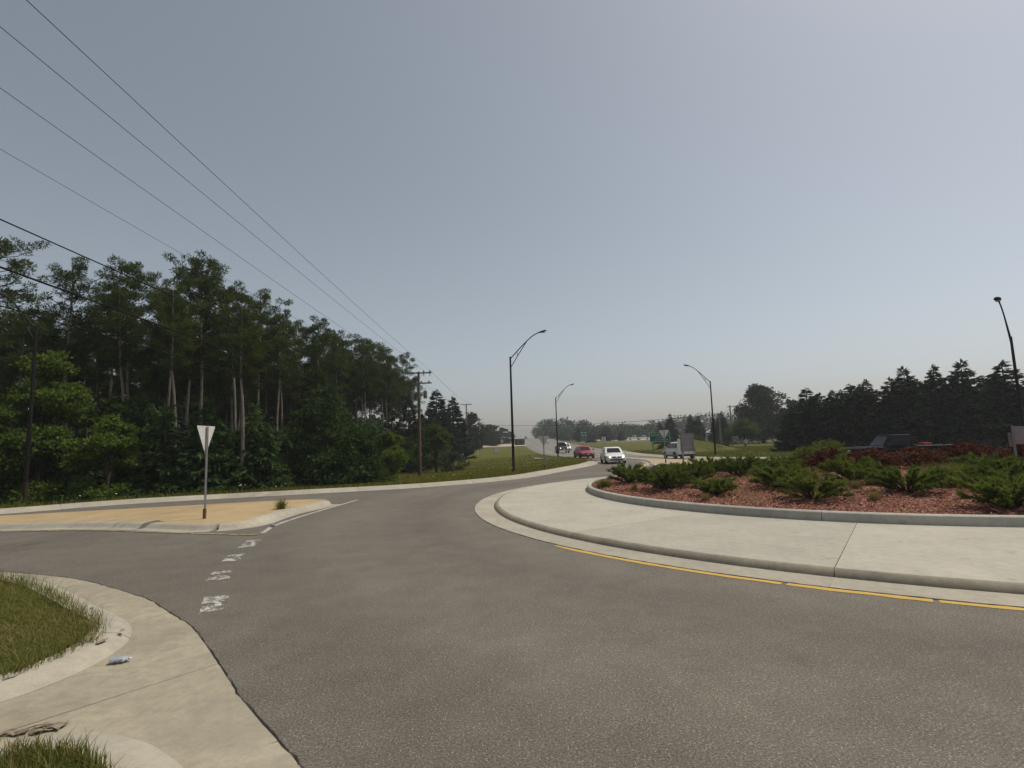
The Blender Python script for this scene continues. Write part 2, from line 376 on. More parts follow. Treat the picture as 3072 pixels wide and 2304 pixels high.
def z_nw(x, y):
    x = np.asarray(x, float); y = np.asarray(y, float); d = dist_nw(x, y)
    dip = 1.25*(1-np.exp(-np.clip(d-.4, 0, None)/14))*(1-sstep(85, 150, y))
    return T(y) + .12 - dip + .05*np.sin(x*.9)*np.sin(y*.7)*np.clip(d/4, 0, 1)
def z_ne(x, y):
    x = np.asarray(x, float); y = np.asarray(y, float)
    m = 2.15*np.exp(-(((x-25.3)/3.1)**2 + ((y-76)/4.5)**2)**1.4)
    return T(y) + .12 + m + .12*sstep(44, 60, y)*sstep(22, 30, x)

def drape(name, outline, step, zf, mat, label, skirt=.25):
    bm = bmesh.new()
    f = bm.faces.new([bm.verts.new((x, y, 0)) for x, y in outline])
    xs = [p[0] for p in outline]; ys = [p[1] for p in outline]
    for ax, lo, hi in ((0, min(xs), max(xs)), (1, min(ys), max(ys))):
        k = math.ceil(lo/step)*step
        while k < hi:
            co = [0, 0, 0]; no = [0, 0, 0]; co[ax] = k+.013; no[ax] = 1
            bmesh.ops.bisect_plane(bm, geom=bm.verts[:]+bm.edges[:]+bm.faces[:], plane_co=co, plane_no=no)
            k += step
    bmesh.ops.triangulate(bm, faces=[f for f in bm.faces if len(f.verts) > 4])
    V = np.array([v.co[:2] for v in bm.verts]); Z = zf(V[:, 0], V[:, 1])
    for v, z in zip(bm.verts, Z): v.co.z = z
    if skirt:
        be = [e for e in bm.edges if len(e.link_faces) == 1]
        r = bmesh.ops.extrude_edge_only(bm, edges=be)
        for g in r['geom']:
            if isinstance(g, bmesh.types.BMVert): g.co.z -= skirt
    bmesh.ops.recalc_face_normals(bm, faces=bm.faces)
    me = bpy.data.meshes.new(name); bm.to_mesh(me); bm.free(); me.materials.append(mat)
    o = link(name, me); return tag(o, label, kind='structure')
def strip(pts, wid, z=0.0):
    """flat ribbon along pts, (verts, quads)"""
    P = np.array(pts, float); d = np.gradient(P[:, :2], axis=0); d /= np.linalg.norm(d, axis=1)[:, None]; n = np.c_[-d[:, 1], d[:, 0]]
    zz = z(P[:, 1]) if callable(z) else np.full(len(P), z)
    wid = np.broadcast_to(wid, len(P))[:, None]
    A = np.c_[P[:, :2] + n*wid/2, zz]; B = np.c_[P[:, :2] - n*wid/2, zz]
    return np.vstack([A, B]), [(i, i+1, len(P)+i+1, len(P)+i) for i in range(len(P)-1)]
def ribbon(name, pts, wid, z, mat, label, parent=None):
    v, f = strip(pts, wid, z); me = mesh_np(name, v, np.array(f), mat); o = link(name, me, parent)
    return tag(o, label, kind=None if parent else 'structure')

# base ground: one sheet to the horizon, under everything
def axis_pts(): 
    a = np.concatenate([np.linspace(-1450, -200, 14), np.arange(-180, 181, 12), np.linspace(200, 1450, 14)]); return a
gx = axis_pts(); gy = np.concatenate([np.linspace(-900, -60, 8), np.arange(-40, 241, 10), np.arange(246, 620, 8), np.linspace(660, 1450, 14)])
X, Y = np.meshgrid(gx, gy); Zg = T(Y) - .06 - 1.7*(1-sstep(236, 246, Y))*sstep(-80, -40, Y) - .02*np.clip(-Y-40, 0, 1)
nx, ny = len(gx), len(gy); idx = np.arange(nx*ny).reshape(ny, nx)
Q = np.stack([idx[:-1, :-1], idx[:-1, 1:], idx[1:, 1:], idx[1:, :-1]], -1).reshape(-1, 4)
tag(link('ground', mesh_np('ground', np.c_[X.ravel(), Y.ravel(), Zg.ravel()], Q, M['soil'], smooth=True)), 'rough open grassland rolling away to the horizon', kind='structure')

# road: roundabout pavement plus the highway climbing away
ys = np.concatenate([np.arange(67, 450, 4)])
hv = np.array([(x, y, T(y)) for y in ys for x in (2.6, 8, 15, 24)]); k = np.arange(len(ys)*4).reshape(-1, 4)
hf = np.stack([k[:-1, :-1], k[:-1, 1:], k[1:, 1:], k[1:, :-1]], -1).reshape(-1, 4)
tag(link('highway_road', mesh_np('highway_road', hv, hf, M['highway'])), 'straight asphalt highway climbing a far hill', kind='structure')
# side road off to the right, gravel lot and driveway at left
ribbon('side_road', [(22, 203), (60, 210), (120, 216)], 9, lambda y: T(y)+.17, M['gravel'], 'pale side road leaving the highway to the right')

# ------------------------------------------------------------------ verges
def offset(P, d):
    g = np.gradient(P, axis=0); g /= np.linalg.norm(g, axis=1)[:, None]; return P + np.c_[-g[:, 1], g[:, 0]]*d
nwb = offset(KERB_NW, .30)
nw_out = [tuple(p) for p in nwb[::2]] + [(7.9, 53.5)] + EDGE_N + [(-160, 236), (-160, 16)]
drape('left_verge', nw_out, 4, z_nw, M['verge'], 'dry grass verge sloping down from the far kerb to the pine grove')
KERB_NE = smooth_path([(80, 42.5), (45, 43), (32, 44), (25.5, 46), (21.5, 49.2), (19.2, 52.4), (18.0, 57), (17.3, 64), (17.2, 72), (18.2, 85), (19.6, 104)], .6)
neb = offset(KERB_NE, -.3)
ne_out = [tuple(p) for p in neb[::2]] + [(20.6, 122), (21.8, 155), (23.5, 196), (60, 204), (160, 213), (160, 42)]
drape('right_verge', ne_out, 4, z_ne, M['lawn'], 'dry lawn beyond the roundabout at right with a grassy mound')
drape('highway_verge', [(23.6, 208), (60, 216), (160, 224), (160, 236), (24.5, 236)], 8, lambda x, y: T(y)+.1, M['verge'], 'far strip of grass beside the highway and side road')
tag(drape('gravel_lot', [(40, 232), (100, 236), (110, 300), (36, 300)], 8, lambda x, y: T(y)+.15, M['gravel'], 'pale gravel lot where white pickups stand'), kind='structure')
dv = np.array([(4.2, 194), (-20, 188), (-45, 182), (-80, 172)], float)
vv = [(x, y, float(T(y))+.16) for x, y in dv] + [(x, y+8, float(T(y))+.95) for x, y in dv] + [(x, y+13, float(T(y))+.2) for x, y in dv]
tag(link('driveway', mesh_np('driveway', vv, np.array([(i, i+1, i+5, i+4) for i in range(3)]+[(i+4, i+5, i+9, i+8) for i in range(3)]), M['gravel'])), 'pale driveway banked across the far left verge', kind='structure')

road_out = [tuple(p) for p in offset(KERB_NW, -.25)[::2]] + [(8.6, 53.5), (7.9, 67), (17.0, 67)] + [tuple(p) for p in offset(KERB_NE, .25)[::-2] if p[1] < 66.5] + [(80, -32), (-75, -32)]
drape('roundabout_road', road_out, 6, lambda x, y: np.zeros(len(np.atleast_1d(x))), M['asphalt'], 'worn grey-brown asphalt carriageway of the roundabout', .3)

# ------------------------------------------------------------------ kerbs (built in cast sections with open joints)
def section(name, path, profile, mat, parent, ends=True):
    """profile: (offset to the left of path, z) from road side to back; closed underneath"""
    P = np.array(path, float); g = np.gradient(P, axis=0); g /= np.linalg.norm(g, axis=1)[:, None]; nrm = np.c_[-g[:, 1], g[:, 0]]
    m = len(profile); V = []
    for p, n_ in zip(P, nrm):
        for o, z in profile: V.append((p[0]+n_[0]*o, p[1]+n_[1]*o, z))
    F = [(i*m+j, (i+1)*m+j, (i+1)*m+j+1, i*m+j+1) for i in range(len(P)-1) for j in range(m-1)]
    b = MB().add(V, F)
    if ends: b.f += [tuple(range(m)), tuple((len(P)-1)*m+j for j in range(m))[::-1]]
    me = b.mesh(name, mat, smooth=True); return link(name, me, parent)
def kerb_run(path, profile, seclen, mat, parent, gap=.012, name='kerb_section'):
    P = np.array(path); s = np.concatenate([[0], np.cumsum(np.linalg.norm(np.diff(P, axis=0), axis=1))])
    n = max(1, round(s[-1]/seclen)); L = s[-1]/n
    for i in range(n):
        a, b = i*L+gap/2, (i+1)*L-gap/2
        ts = np.concatenate([[a], s[(s > a+.05) & (s < b-.05)], [b]])
        section(name, np.c_[np.interp(ts, s, P[:, 0]), np.interp(ts, s, P[:, 1])], profile, mat, parent)
# far kerb: path runs west to east/north, verge on its left
k_nw = struct('far_kerb', 'low pale concrete kerb and gutter along the far left verge')
prof_m = [(-1.0, -.08), (-1.0, .006), (-.55, .004), (-.45, .03), (-.28, .10), (-.18, .125), (.12, .135), (.30, .13), (.31, -.05)]
kerb_run(KERB_NW, prof_m, 3.05, M['kerb'], k_nw)
k_ne = struct('far_kerb', 'pale concrete kerb along the lawn at the far right')
kerb_run(KERB_NE, [(-o, z) for o, z in prof_m], 3.05, M['kerb'], k_ne)
# pale concrete flare at the tip of the left verge
tag(link('concrete_flare', mesh_np('concrete_flare', [(6.2, 45.2, .01), (7.9, 49.6, .01), (10.2, 52.5, .01), (8.2, 53.2, .03), (7.2, 50.6, .03)], [[(0, 1, 4)], [(1, 2, 3, 4)]], M['kerb'])), 'pale concrete flare at the tip of the left verge', kind='structure')

# ---- central island
IC = (12.72, 20.2); GC = (12.45, 18.65); J0 = R(211.1); NJ = 16; JA = 2*math.pi/NJ
isl = struct('central_island', 'round concrete truck apron with kerbs in the middle of the roundabout')
for i in range(NJ):
    a0 = J0 + i*JA; a1 = a0 + JA
    def A(r, gap, n=9): return arc(GC, r, a0+gap/2/r, a1-gap/2/r, n)
    section('gutter_section', A(13.84, .010), [(0, -.1), (0, .010), (.64, .004), (.64, -.1)], M['kerb'], isl)
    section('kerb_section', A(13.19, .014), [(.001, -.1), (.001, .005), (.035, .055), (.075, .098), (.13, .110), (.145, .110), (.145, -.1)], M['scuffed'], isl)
    oa = A(13.04, .014, 9); g_ = .007/13
    def onbed(a):      # where the ray from the kerb centre meets the planter circle
        d = np.array([math.cos(a), math.sin(a)]); f = np.array(GC)-np.array(IC); b_ = d@f; c_ = f@f-9.93**2
        return np.array(GC) + d*(-b_+math.sqrt(b_*b_-c_))
    ia = np.array([onbed(a) for a in np.linspace(a0+g_, a1-g_, 9)]); ma = oa*.5+ia*.5
    sv_ = [(*p, .1105) for p in oa] + [(*p, .132) for p in ma] + [(*p, .152) for p in ia] + [(*p, -.1) for p in oa] + [(*p, -.1) for p in ia]
    q = [(k, k+1, k+10, k+9) for k in range(8)] + [(k+9, k+10, k+19, k+18) for k in range(8)] + [(k, k+1, k+28, k+27) for k in range(8)]
    q += [(0, 9, 18, 36), (0, 36, 27), (8, 17, 26, 44), (8, 44, 35)]
    link('apron_slab', MB().add(sv_, q).mesh('apron_slab', M['concrete']), isl)
for i in range(NJ):
    a0 = J0 + i*JA + .004; a1 = a0 + JA
    section('planter_kerb', arc(IC, 9.95, a0+.0006, a1-.0006, 9), [(0, 0), (.012, .335), (.04, .36), (.14, .365), (.17, .35), (.18, .0)], M['planter'], isl)
# dark crack along the seam between asphalt and concrete
def crack(path, w0, w1, z, parent, seed):
    r = np.random.default_rng(seed); P = smooth_path(path, .10); 
    P = P + r.normal(0, .006, P.shape); wd = np.clip(r.normal((w0+w1)/2, (w1-w0)/3, len(P)), w0*.4, w1)
    v, f = strip(P, wd, z); return link('crack_filler', mesh_np('crack_filler', v, np.array(f), M['tar']), parent)
def bed_z(r): return .30 + .34*np.clip(1-(r/9.7)**2, 0, 1)
rr = np.linspace(0, 9.79, 26); aa = np.linspace(0, 2*math.pi, 97)[:-1]
Rm, Am = np.meshgrid(rr, aa, indexing='ij'); nz = rng.normal(0, .018, Rm.shape)*(Rm < 9.6)
mv = np.c_[(IC[0]+Rm*np.cos(Am)).ravel(), (IC[1]+Rm*np.sin(Am)).ravel(), (bed_z(Rm)+nz).ravel()]
k = np.arange(Rm.size).reshape(Rm.shape); k2 = np.roll(k, -1, 1)
mf = np.stack([k[:-1], k[1:], k2[1:], k2[:-1]], -1).reshape(-1, 4)
tag(link('mulch_bed', mesh_np('mulch_bed', mv, mf, M['mulch'], smooth=True)), 'red bark mulch mounded inside the planter kerb', kind='structure')
bp = np.c_[IC[0]+(q_ := 9.3*np.sqrt(rng.random(16000)))*np.cos(w_ := rng.uniform(0, 6.283, 16000)), IC[1]+q_*np.sin(w_)]
DRYBED = bp[(np.sin(bp[:, 0]*1.1)+np.sin(bp[:, 1]*1.3+.5)+.20*(7.0-q_) > .35)]
# loose chips over the front of the bed
n = 42000; a = rng.uniform(R(150), R(330), n); r_ = 9.76*np.sqrt(rng.uniform(.12, 1, n))
cx = IC[0]+r_*np.cos(a); cy = IC[1]+r_*np.sin(a); cz = bed_z(r_)+.016+rng.uniform(0, .02, n)
th = rng.uniform(0, 6.283, n); ln = rng.uniform(.012, .036, n); wd = rng.uniform(.006, .014, n); tl = rng.normal(0, .35, n)
ux = np.c_[np.cos(th), np.sin(th), tl]*ln[:, None]; vx = np.c_[-np.sin(th), np.cos(th), rng.normal(0, .3, n)]*wd[:, None]; C0 = np.c_[cx, cy, cz]
cv = np.stack([C0-ux-vx, C0+ux-vx, C0+ux+vx, C0-ux+vx], 1).reshape(-1, 3)
tag(link('bark_chips', mesh_np('bark_chips', cv, np.arange(4*n).reshape(-1, 4), M['chip'])), 'loose red and tan bark chips over the planting bed', 'mulch', kind='stuff')
# yellow edge line round the apron
yl = struct('yellow_edge_line', 'yellow painted line hugging the apron gutter')
for a0, a1 in ((R(213), R(231.2)), (R(231.5), R(238.2)), (R(238.45), R(300))):
    P = arc(GC, 13.92, a0, a1, max(8, int((a1-a0)*13.92/.16))); P = P + rng.normal(0, .006, P.shape)
    v, f = strip(P, np.clip(rng.normal(.125, .012, len(P)), .06, .16)*np.clip(np.linspace(.2 if a0 == R(213) else 1, 1.0, len(P))*3, 0, 1), .0045)
    link('painted_line', mesh_np('painted_line', v, np.array(f), M['yellow']), yl)
crack(arc(GC, 13.838, R(150), R(300), 60), .004, .016, .0125, yl, 3)

# ---- left splitter island (yellow-beige slab with kerb)
sp = struct('splitter_island', 'beige concrete splitter island with a pale kerb at left')
SPL = smooth_path([(-34, 15.6), (-24, 16.4), (-15.8, 16.5), (-14, 16.42), (-12.5, 16.25), (-10.6, 15.75), (-9.3, 15.25), (-8.5, 15.02), (-7.95, 15.12), (-7.72, 15.6), (-7.75, 16.6), (-7.72, 18), (-7.4, 19.4), (-7.25, 20.5)], .25)
BACK = [(-7.35, 21.0), (-8.0, 21.35), (-8.9, 21.32), (-10.5, 20.98), (-12, 20.55), (-15.4, 19.6), (-18, 18.85), (-26, 17.0), (-34, 15.9)]
slab_out = [tuple(p) for p in offset(SPL, .02)[::2]] + BACK
# slabs: cut the beige area with two joints
def beige_piece(xa, xb):
    bm = bmesh.new(); bm.faces.new([bm.verts.new((x, y, .135)) for x, y in slab_out])
    for xx, nn in ((xa, -1), (xb, 1)):
        bmesh.ops.bisect_plane(bm, geom=bm.verts[:]+bm.edges[:]+bm.faces[:], plane_co=(xx, 17, 0), plane_no=(nn, nn*.25, 0), clear_outer=True)
    r = bmesh.ops.extrude_edge_only(bm, edges=[e for e in bm.edges if len(e.link_faces) == 1])
    for g in r['geom']:
        if isinstance(g, bmesh.types.BMVert): g.co.z = -.03
    bmesh.ops.recalc_face_normals(bm, faces=bm.faces); bmesh.ops.triangulate(bm, faces=[f for f in bm.faces if len(f.verts) > 4])
    me = bpy.data.meshes.new('beige_slab'); bm.to_mesh(me); bm.free(); me.materials.append(M['beige']); link('beige_slab', me, sp)
cuts = [-40, -24, -18.2, -14.3, -10.6, 0]
for xa, xb in zip(cuts[:-1], cuts[1:]): beige_piece(xa+.012, xb)
kerb_run(SPL, [(-.62, -.05), (-.62, .008), (-.30, .006), (-.26, .02), (-.20, .10), (-.13, .132), (.015, .142), (.016, -.05)], 3.0, M['kerb'], sp)
section('kerb_section', [(-7.25, 20.52), (-7.3, 20.9), (-7.7, 21.25), (-8.6, 21.4), (-10.5, 21.05), (-15.4, 19.7), (-20, 18.45), (-34, 16.0)], [(-.12, -.05), (-.1, .05), (-.06, .10), (.02, .12), (.02, -.05)], M['kerb'], sp)
yl2 = struct('faded_yellow_line', 'faded yellow line along the splitter kerb at left')
v, f = strip(smooth_path([(-34, 14.7), (-15, 15.72), (-13.6, 15.6), (-12.2, 15.45), (-10.5, 14.9), (-8.25, 14.15), (-7.0, 13.75), (-6.5, 13.6)], .3), .13, .0125)
link('painted_line', mesh_np('painted_line', v, np.array(f), M['paleyellow']), yl2)
v, f = strip(smooth_path([(-6.52, 13.93), (-6.78, 15.1), (-6.82, 16.5), (-6.7, 18.5), (-6.42, 21.9)], .25), .13, .0045)
tag(link('white_edge_line', mesh_np('white_edge_line', v, np.array(f), M['whiteline'])), 'thin white line past the nose of the left splitter island', kind='structure')
# worn give-way dashes: each bar is what is left of a paint block
dash = struct('yield_dashes', 'row of broken white paint blocks across the entry lane')
def dash_block(q, seed):
    r = np.random.default_rng(seed); q = np.array(q, float)   # corners: far-left, far-right, near-right, near-left
    nu, nv = 16, 12; keep = []
    g = r.random((4, 4)); 
    for i in range(nu):
        for j in range(nv):
            u, v_ = (i+.5)/nu, (j+.5)/nv
            gi = g[int(v_*3.99), int(u*3.99)]
            p = 1.2 if (v_ < .28 or v_ > .70) else .30 + .85*(gi > .45)
            if u > .86: p *= .6
            if r.random() < p - .12: keep.append((i, j))
    V = []; F = []
    def pt(u, v_):
        p = (q[0]*(1-u)+q[1]*u)*(1-v_) + (q[3]*(1-u)+q[2]*u)*v_; p = p + r.normal(0, .006, 2); return (p[0], p[1], .0042)
    cache = {}
    for i, j in keep:
        ids = []
        for di, dj in ((0, 0), (1, 0), (1, 1), (0, 1)):
            key = (i+di, j+dj)
            if key not in cache: cache[key] = len(V); V.append(pt(key[0]/nu, key[1]/nv))
            ids.append(cache[key])
        F.append(tuple(ids))
    link('paint_block', mesh_np('paint_block', V, np.array(F), M['white']), dash)
dash_block([(-6.40, 12.90), (-6.05, 12.92), (-5.82, 12.10), (-6.12, 11.92)], 1)
dash_block([(-5.90, 11.14), (-5.60, 11.26), (-5.40, 10.55), (-5.70, 10.45)], 12)
dash_block([(-5.38, 9.64), (-5.08, 9.76), (-4.80, 9.10), (-5.14, 9.02)], 5)
dash_block([(-4.60, 8.03), (-4.28, 8.10), (-3.94, 7.44), (-4.20, 7.24)], 9)

# ---- right splitter island
sp2 = struct('splitter_island', 'tan concrete splitter island in front of the silver car')
NOSE = smooth_path([(17.6, 39.6), (14, 40.2), (11.6, 41.0), (10.9, 42.0), (11.5, 45), (12.0, 47.3), (12.45, 51.5), (12.0, 57), (11.4, 66), (11.2, 73)], .5)
o2 = [tuple(p) for p in NOSE[::2]] + [(11.6, 73.4), (12.2, 66), (13.0, 57), (13.7, 53), (15.6, 49), (18.4, 44.5), (19.2, 41.5), (18.6, 40)]
bm = bmesh.new(); bm.faces.new([bm.verts.new((x, y, .13)) for x, y in o2])
r = bmesh.ops.extrude_edge_only(bm, edges=bm.edges[:])
for g in r['geom']:
    if isinstance(g, bmesh.types.BMVert): g.co.z = -.02
bmesh.ops.recalc_face_normals(bm, faces=bm.faces); bmesh.ops.triangulate(bm, faces=[f for f in bm.faces if len(f.verts) > 4])
me = bpy.data.meshes.new('beige_slab'); bm.to_mesh(me); bm.free(); me.materials.append(M['tan']); link('beige_slab', me, sp2)
kerb_run(NOSE, [(.45, -.05), (.45, .006), (.16, .006), (.12, .10), (.06, .136), (-.06, .138), (-.061, -.05)], 3.0, M['kerb'], sp2)
ribbon('yellow_edge_line', smooth_path([(11.0, 45.4), (10.2, 42.0), (9.0, 38.5)], .4), .16, .0045, M['yellow'], 'short yellow curve at the nose of the right splitter')
# highway markings
hm = struct('lane_markings', 'white and yellow lines on the highway')
def hl(p, q, wd, mat):
    n = max(2, int(abs(q[1]-p[1])/4)); P = np.c_[np.linspace(p[0], q[0], n), np.linspace(p[1], q[1], n)]
    v, f = strip(P, wd, lambda y: T(y)+.008); link('painted_line', mesh_np('painted_line', v, np.array(f), mat), hm)
hl((6.9, 69), (7.3, 186), .20, M['whiteline']); hl((7.2, 236), (7.1, 306), .25, M['whiteline'])
hl((10.6, 110), (11.3, 300), .22, M['paleyellow']); hl((11.3, 78), (12.2, 300), .18, M['paleyellow'])
hl((17.0, 75), (19.6, 120), .18, M['whiteline']); hl((14.9, 56), (14.4, 74), .15, M['whiteline'])
for k_ in range(8): hl((16.0, 90+14*k_), (16.1, 94.5+14*k_), .15, M['whiteline'])

# ---- near left corner: kerb returns, concrete drive and grass
SEAM = smooth_path([(-40, 11.2), (-20, 11.9), (-14, 11.3), (-11.4, 10.75), (-9.7, 10.22), (-8.23, 9.70), (-7.29, 9.25), (-5.93, 8.38), (-5.28, 7.91), (-4.64, 7.31), (-4.13, 6.87), (-3.67, 6.36), (-3.01, 5.56), (-2.47, 4.89), (-2.05, 4.41), (-1.50, 3.80), (-.6, 2.6), (.3, 1.0), (.9, -1.5)], .2)
TOE1 = smooth_path([(-40, 10.4), (-20, 11.1), (-14, 10.7), (-11, 10.35), (-9.28, 9.79), (-7.79, 9.07), (-6.50, 8.16), (-5.72, 7.56), (-5.12, 7.11), (-4.73, 6.73), (-4.43, 6.26), (-4.30, 5.75), (-4.34, 5.26), (-4.51, 4.84), (-4.95, 4.35), (-5.8, 3.7), (-9, 1.2)], .15)
TOE2 = smooth_path([(-8.0, .9), (-4.9, 3.1), (-3.95, 3.88), (-3.58, 4.17), (-3.32, 4.24), (-3.08, 4.24), (-2.92, 4.19), (-2.72, 4.11), (-2.49, 3.96), (-2.28, 3.80), (-1.9, 3.4), (-1.2, 2.4), (-.6, 1.0), (-.1, -1.5)], .12)
dr = struct('concrete_drive', 'stained concrete gutter and drive slabs at the near left corner')
def near_i(P, q): return int(np.argmin(np.hypot(P[:, 0]-q[0], P[:, 1]-q[1])))
def slab(poly, seed):
    poly = np.array(poly); c = poly.mean(0); d = c-poly; L = np.linalg.norm(d, axis=1)[:, None]
    poly = poly + d/np.maximum(L, 1e-6)*.011
    b = MB().prism([tuple(p) for p in poly], 'z', -.1, .0052 + .0006*(seed % 3))
    me = b.mesh('drive_slab', M['drive']); bm = bmesh.new(); bm.from_mesh(me); bmesh.ops.triangulate(bm, faces=[f for f in bm.faces if len(f.verts) > 4]); bm.to_mesh(me); bm.free()
    link('drive_slab', me, dr)
def rng_path(P, a, b): 
    i, j = near_i(P, a), near_i(P, b); return [tuple(p) for p in (P[i:j+1] if i <= j else P[j:i+1][::-1])]
slab(rng_path(SEAM, (-20, 11.9), (-7.2, 9.2)) + rng_path(TOE1, (-7.35, 8.75), (-20, 11.1)), 0)
slab(rng_path(SEAM, (-7.2, 9.2), (-4.64, 7.31)) + rng_path(TOE1, (-4.9, 6.90), (-7.35, 8.75)), 1)
slab(rng_path(SEAM, (-4.64, 7.31), (-2.99, 5.55)) + [(-4.01, 4.33), (-6.4, 1.48)] + rng_path(TOE1, (-9, 1.2), (-4.9, 6.90)), 2)
slab(rng_path(SEAM, (-2.99, 5.55), (-1.81, 4.12)) + [(-2.05, 3.82), (-2.2, 3.66)] + rng_path(TOE2, (-2.28, 3.80), (-6.2, 2.1)) + [(-6.4, 1.48), (-4.01, 4.33)], 1)
slab(rng_path(SEAM, (-1.81, 4.12), (.9, -1.5)) + rng_path(TOE2, (-.1, -1.5), (-2.28, 3.80)), 0)
crack([tuple(p) for p in SEAM[::3]], .005, .018, .0105, dr, 5)
crack([(-12.1, 12.0), (-12.0, 13.2), (-12.2, 15.4)], .01, .03, .004, dr, 8)
knear = struct('corner_kerb', 'worn rounded concrete kerb returns at the near left corner')
prof_n = [(-.001, -.08), (0, .012), (.05, .055), (.12, .095), (.24, .118), (.40, .125), (.401, -.05)]
kerb_run(TOE1, [(-o, z) for o, z in prof_n], 2.4, M['kerb'], knear)
kerb_run(TOE2, [(-o, z) for o, z in prof_n], 2.2, M['kerb'], knear)
g1 = [tuple(p) for p in offset(TOE1, -.38)[::3]] + [(-14, 1.2), (-40, 1.2)]
g2 = [tuple(p) for p in offset(TOE2, -.38)[::3]] + [(-1.0, -1.8), (-8, -1.8)]
def z_near(x, y): x = np.asarray(x, float); return .125 + .025*np.sin(x*1.7)*np.cos(np.asarray(y)*1.3)
drape('near_verge', g1, .8, z_near, M['lawn'], 'grass corner behind the near left kerb')
drape('near_verge', g2, .8, z_near, M['lawn'], 'grass corner at the bottom left edge')

# ------------------------------------------------------------------ grass blades (stuff)
def pip(x, y, poly):
    c = np.zeros(len(x), bool); P = np.array(poly); n = len(P); j = n-1
    for i in range(n):
        xi, yi = P[i]; xj, yj = P[j]
        with np.errstate(divide='ignore', invalid='ignore'):
            c ^= ((yi > y) != (yj > y)) & (x < (xj-xi)*(y-yi)/(yj-yi+1e-12)+xi)
        j = i
    return c
def blades(name, pts, h0, h1, wd, lean, mat, label, cat='grass'):
    n = len(pts); h = rng.uniform(h0, h1, n); a = rng.uniform(0, 6.283, n); d = np.c_[np.cos(a), np.sin(a), np.zeros(n)]; s = np.c_[-np.sin(a), np.cos(a), np.zeros(n)]*wd
    l = np.abs(rng.normal(lean, lean*.5, n))*h; up = np.array([0, 0, 1.])
    p0 = pts; p1 = pts + up*(h*.55)[:, None] + d*(l*.35)[:, None]; p2 = pts + up*h[:, None] + d*l[:, None]
    V = np.stack([p0-s, p0+s, p1+s*.75, p1-s*.75, p2], 1).reshape(-1, 3); b = np.arange(n)[:, None]*5
    o = link(name, mesh_np(name, V, [b+np.array([[0, 1, 2, 3]]), b+np.array([[3, 2, 4]])], mat)); return tag(o, label, cat, kind='stuff')
def scatter(poly, n, box, zf, thin=None):
    x = rng.uniform(box[0], box[1], n); y = rng.uniform(box[2], box[3], n); k = pip(x, y, poly)
    if thin is not None: k &= rng.random(n) < thin(x, y)
    x, y = x[k], y[k]; return np.c_[x, y, zf(x, y)]
blades('grass', scatter(g1, 95000, (-12.5, -4.5, 3.5, 10.5), z_near, lambda x, y: np.where(np.sin(x*2.1)+np.sin(y*2.7+1) > -.8, 1, .5)), .025, .075, .003, 1.2, M['grassb'], 'short green and dry grass on the near left corner')
blades('grass', scatter(g2, 60000, (-5.5, -1.2, 1.0, 4.2), z_near), .05, .15, .0035, .6, M['grassb'], 'longer grass clump at the bottom left edge')
blades('dry_grass', scatter(g1, 46000, (-12.5, -4.5, 3.5, 10.5), z_near, lambda x, y: np.clip(np.sin(x*1.7+y*.6)+np.sin(y*2.3-x)+.1, 0, 1)), .02, .06, .0035, 1.6, M['drygrass'], 'dry straw-coloured blades in the near left corner')
blades('dry_weeds', np.c_[DRYBED, bed_z(np.hypot(DRYBED[:, 0]-IC[0], DRYBED[:, 1]-IC[1]))], .04, .17, .006, .8, M['drygrass'], 'dry straw weeds creeping over the mulch between the junipers', 'weeds')
# overhanging weeds along the kerb back
edge = offset(TOE1, -.36); edge = edge[(edge[:, 0] > -10) & (edge[:, 1] > 4.5)]
ep = edge[rng.integers(0, len(edge), 1600)] + rng.normal(0, .05, (1600, 2)); blades('weeds', np.c_[ep, np.full(1600, .12)], .06, .2, .003, .9, M['grassb'], 'weeds and seed stalks along the kerb back', 'weeds')
pv = scatter(nw_out, 150000, (-30, 8, 20, 95), z_nw, lambda x, y: np.clip(1.15-(y-25)/60, 0, 1))
blades('grass', pv, .08, .26, .014, .5, M['grassv'], 'dry meadow grass on the left verge')
pe = scatter(ne_out, 60000, (17, 50, 42, 90), z_ne)
blades('grass', pe, .06, .2, .016, .5, M['grassv'], 'dry grass on the lawn beyond the roundabout')
fl = scatter(nw_out, 2600, (-26, 0, 21, 48), z_nw, lambda x, y: (dist_nw(x, y) < 5)*(np.sin(x*1.3)+np.sin(y*.9+x*.4) > .5)*.22)
fv = []; 
for p in fl:
    h = rng.uniform(.25, .5); a = rng.uniform(0, 6.28); s_ = .035
    fv += [(p[0]+math.cos(a+k*1.5708)*s_, p[1]+math.sin(a+k*1.5708)*s_, p[2]+h+rng.uniform(-.02, .02)) for k in range(4)]
tag(link('wildflowers', mesh_np('wildflowers', fv, np.arange(len(fv)).reshape(-1, 4), M['flower'])), 'white wildflower heads in the left verge', 'flowers', kind='stuff')

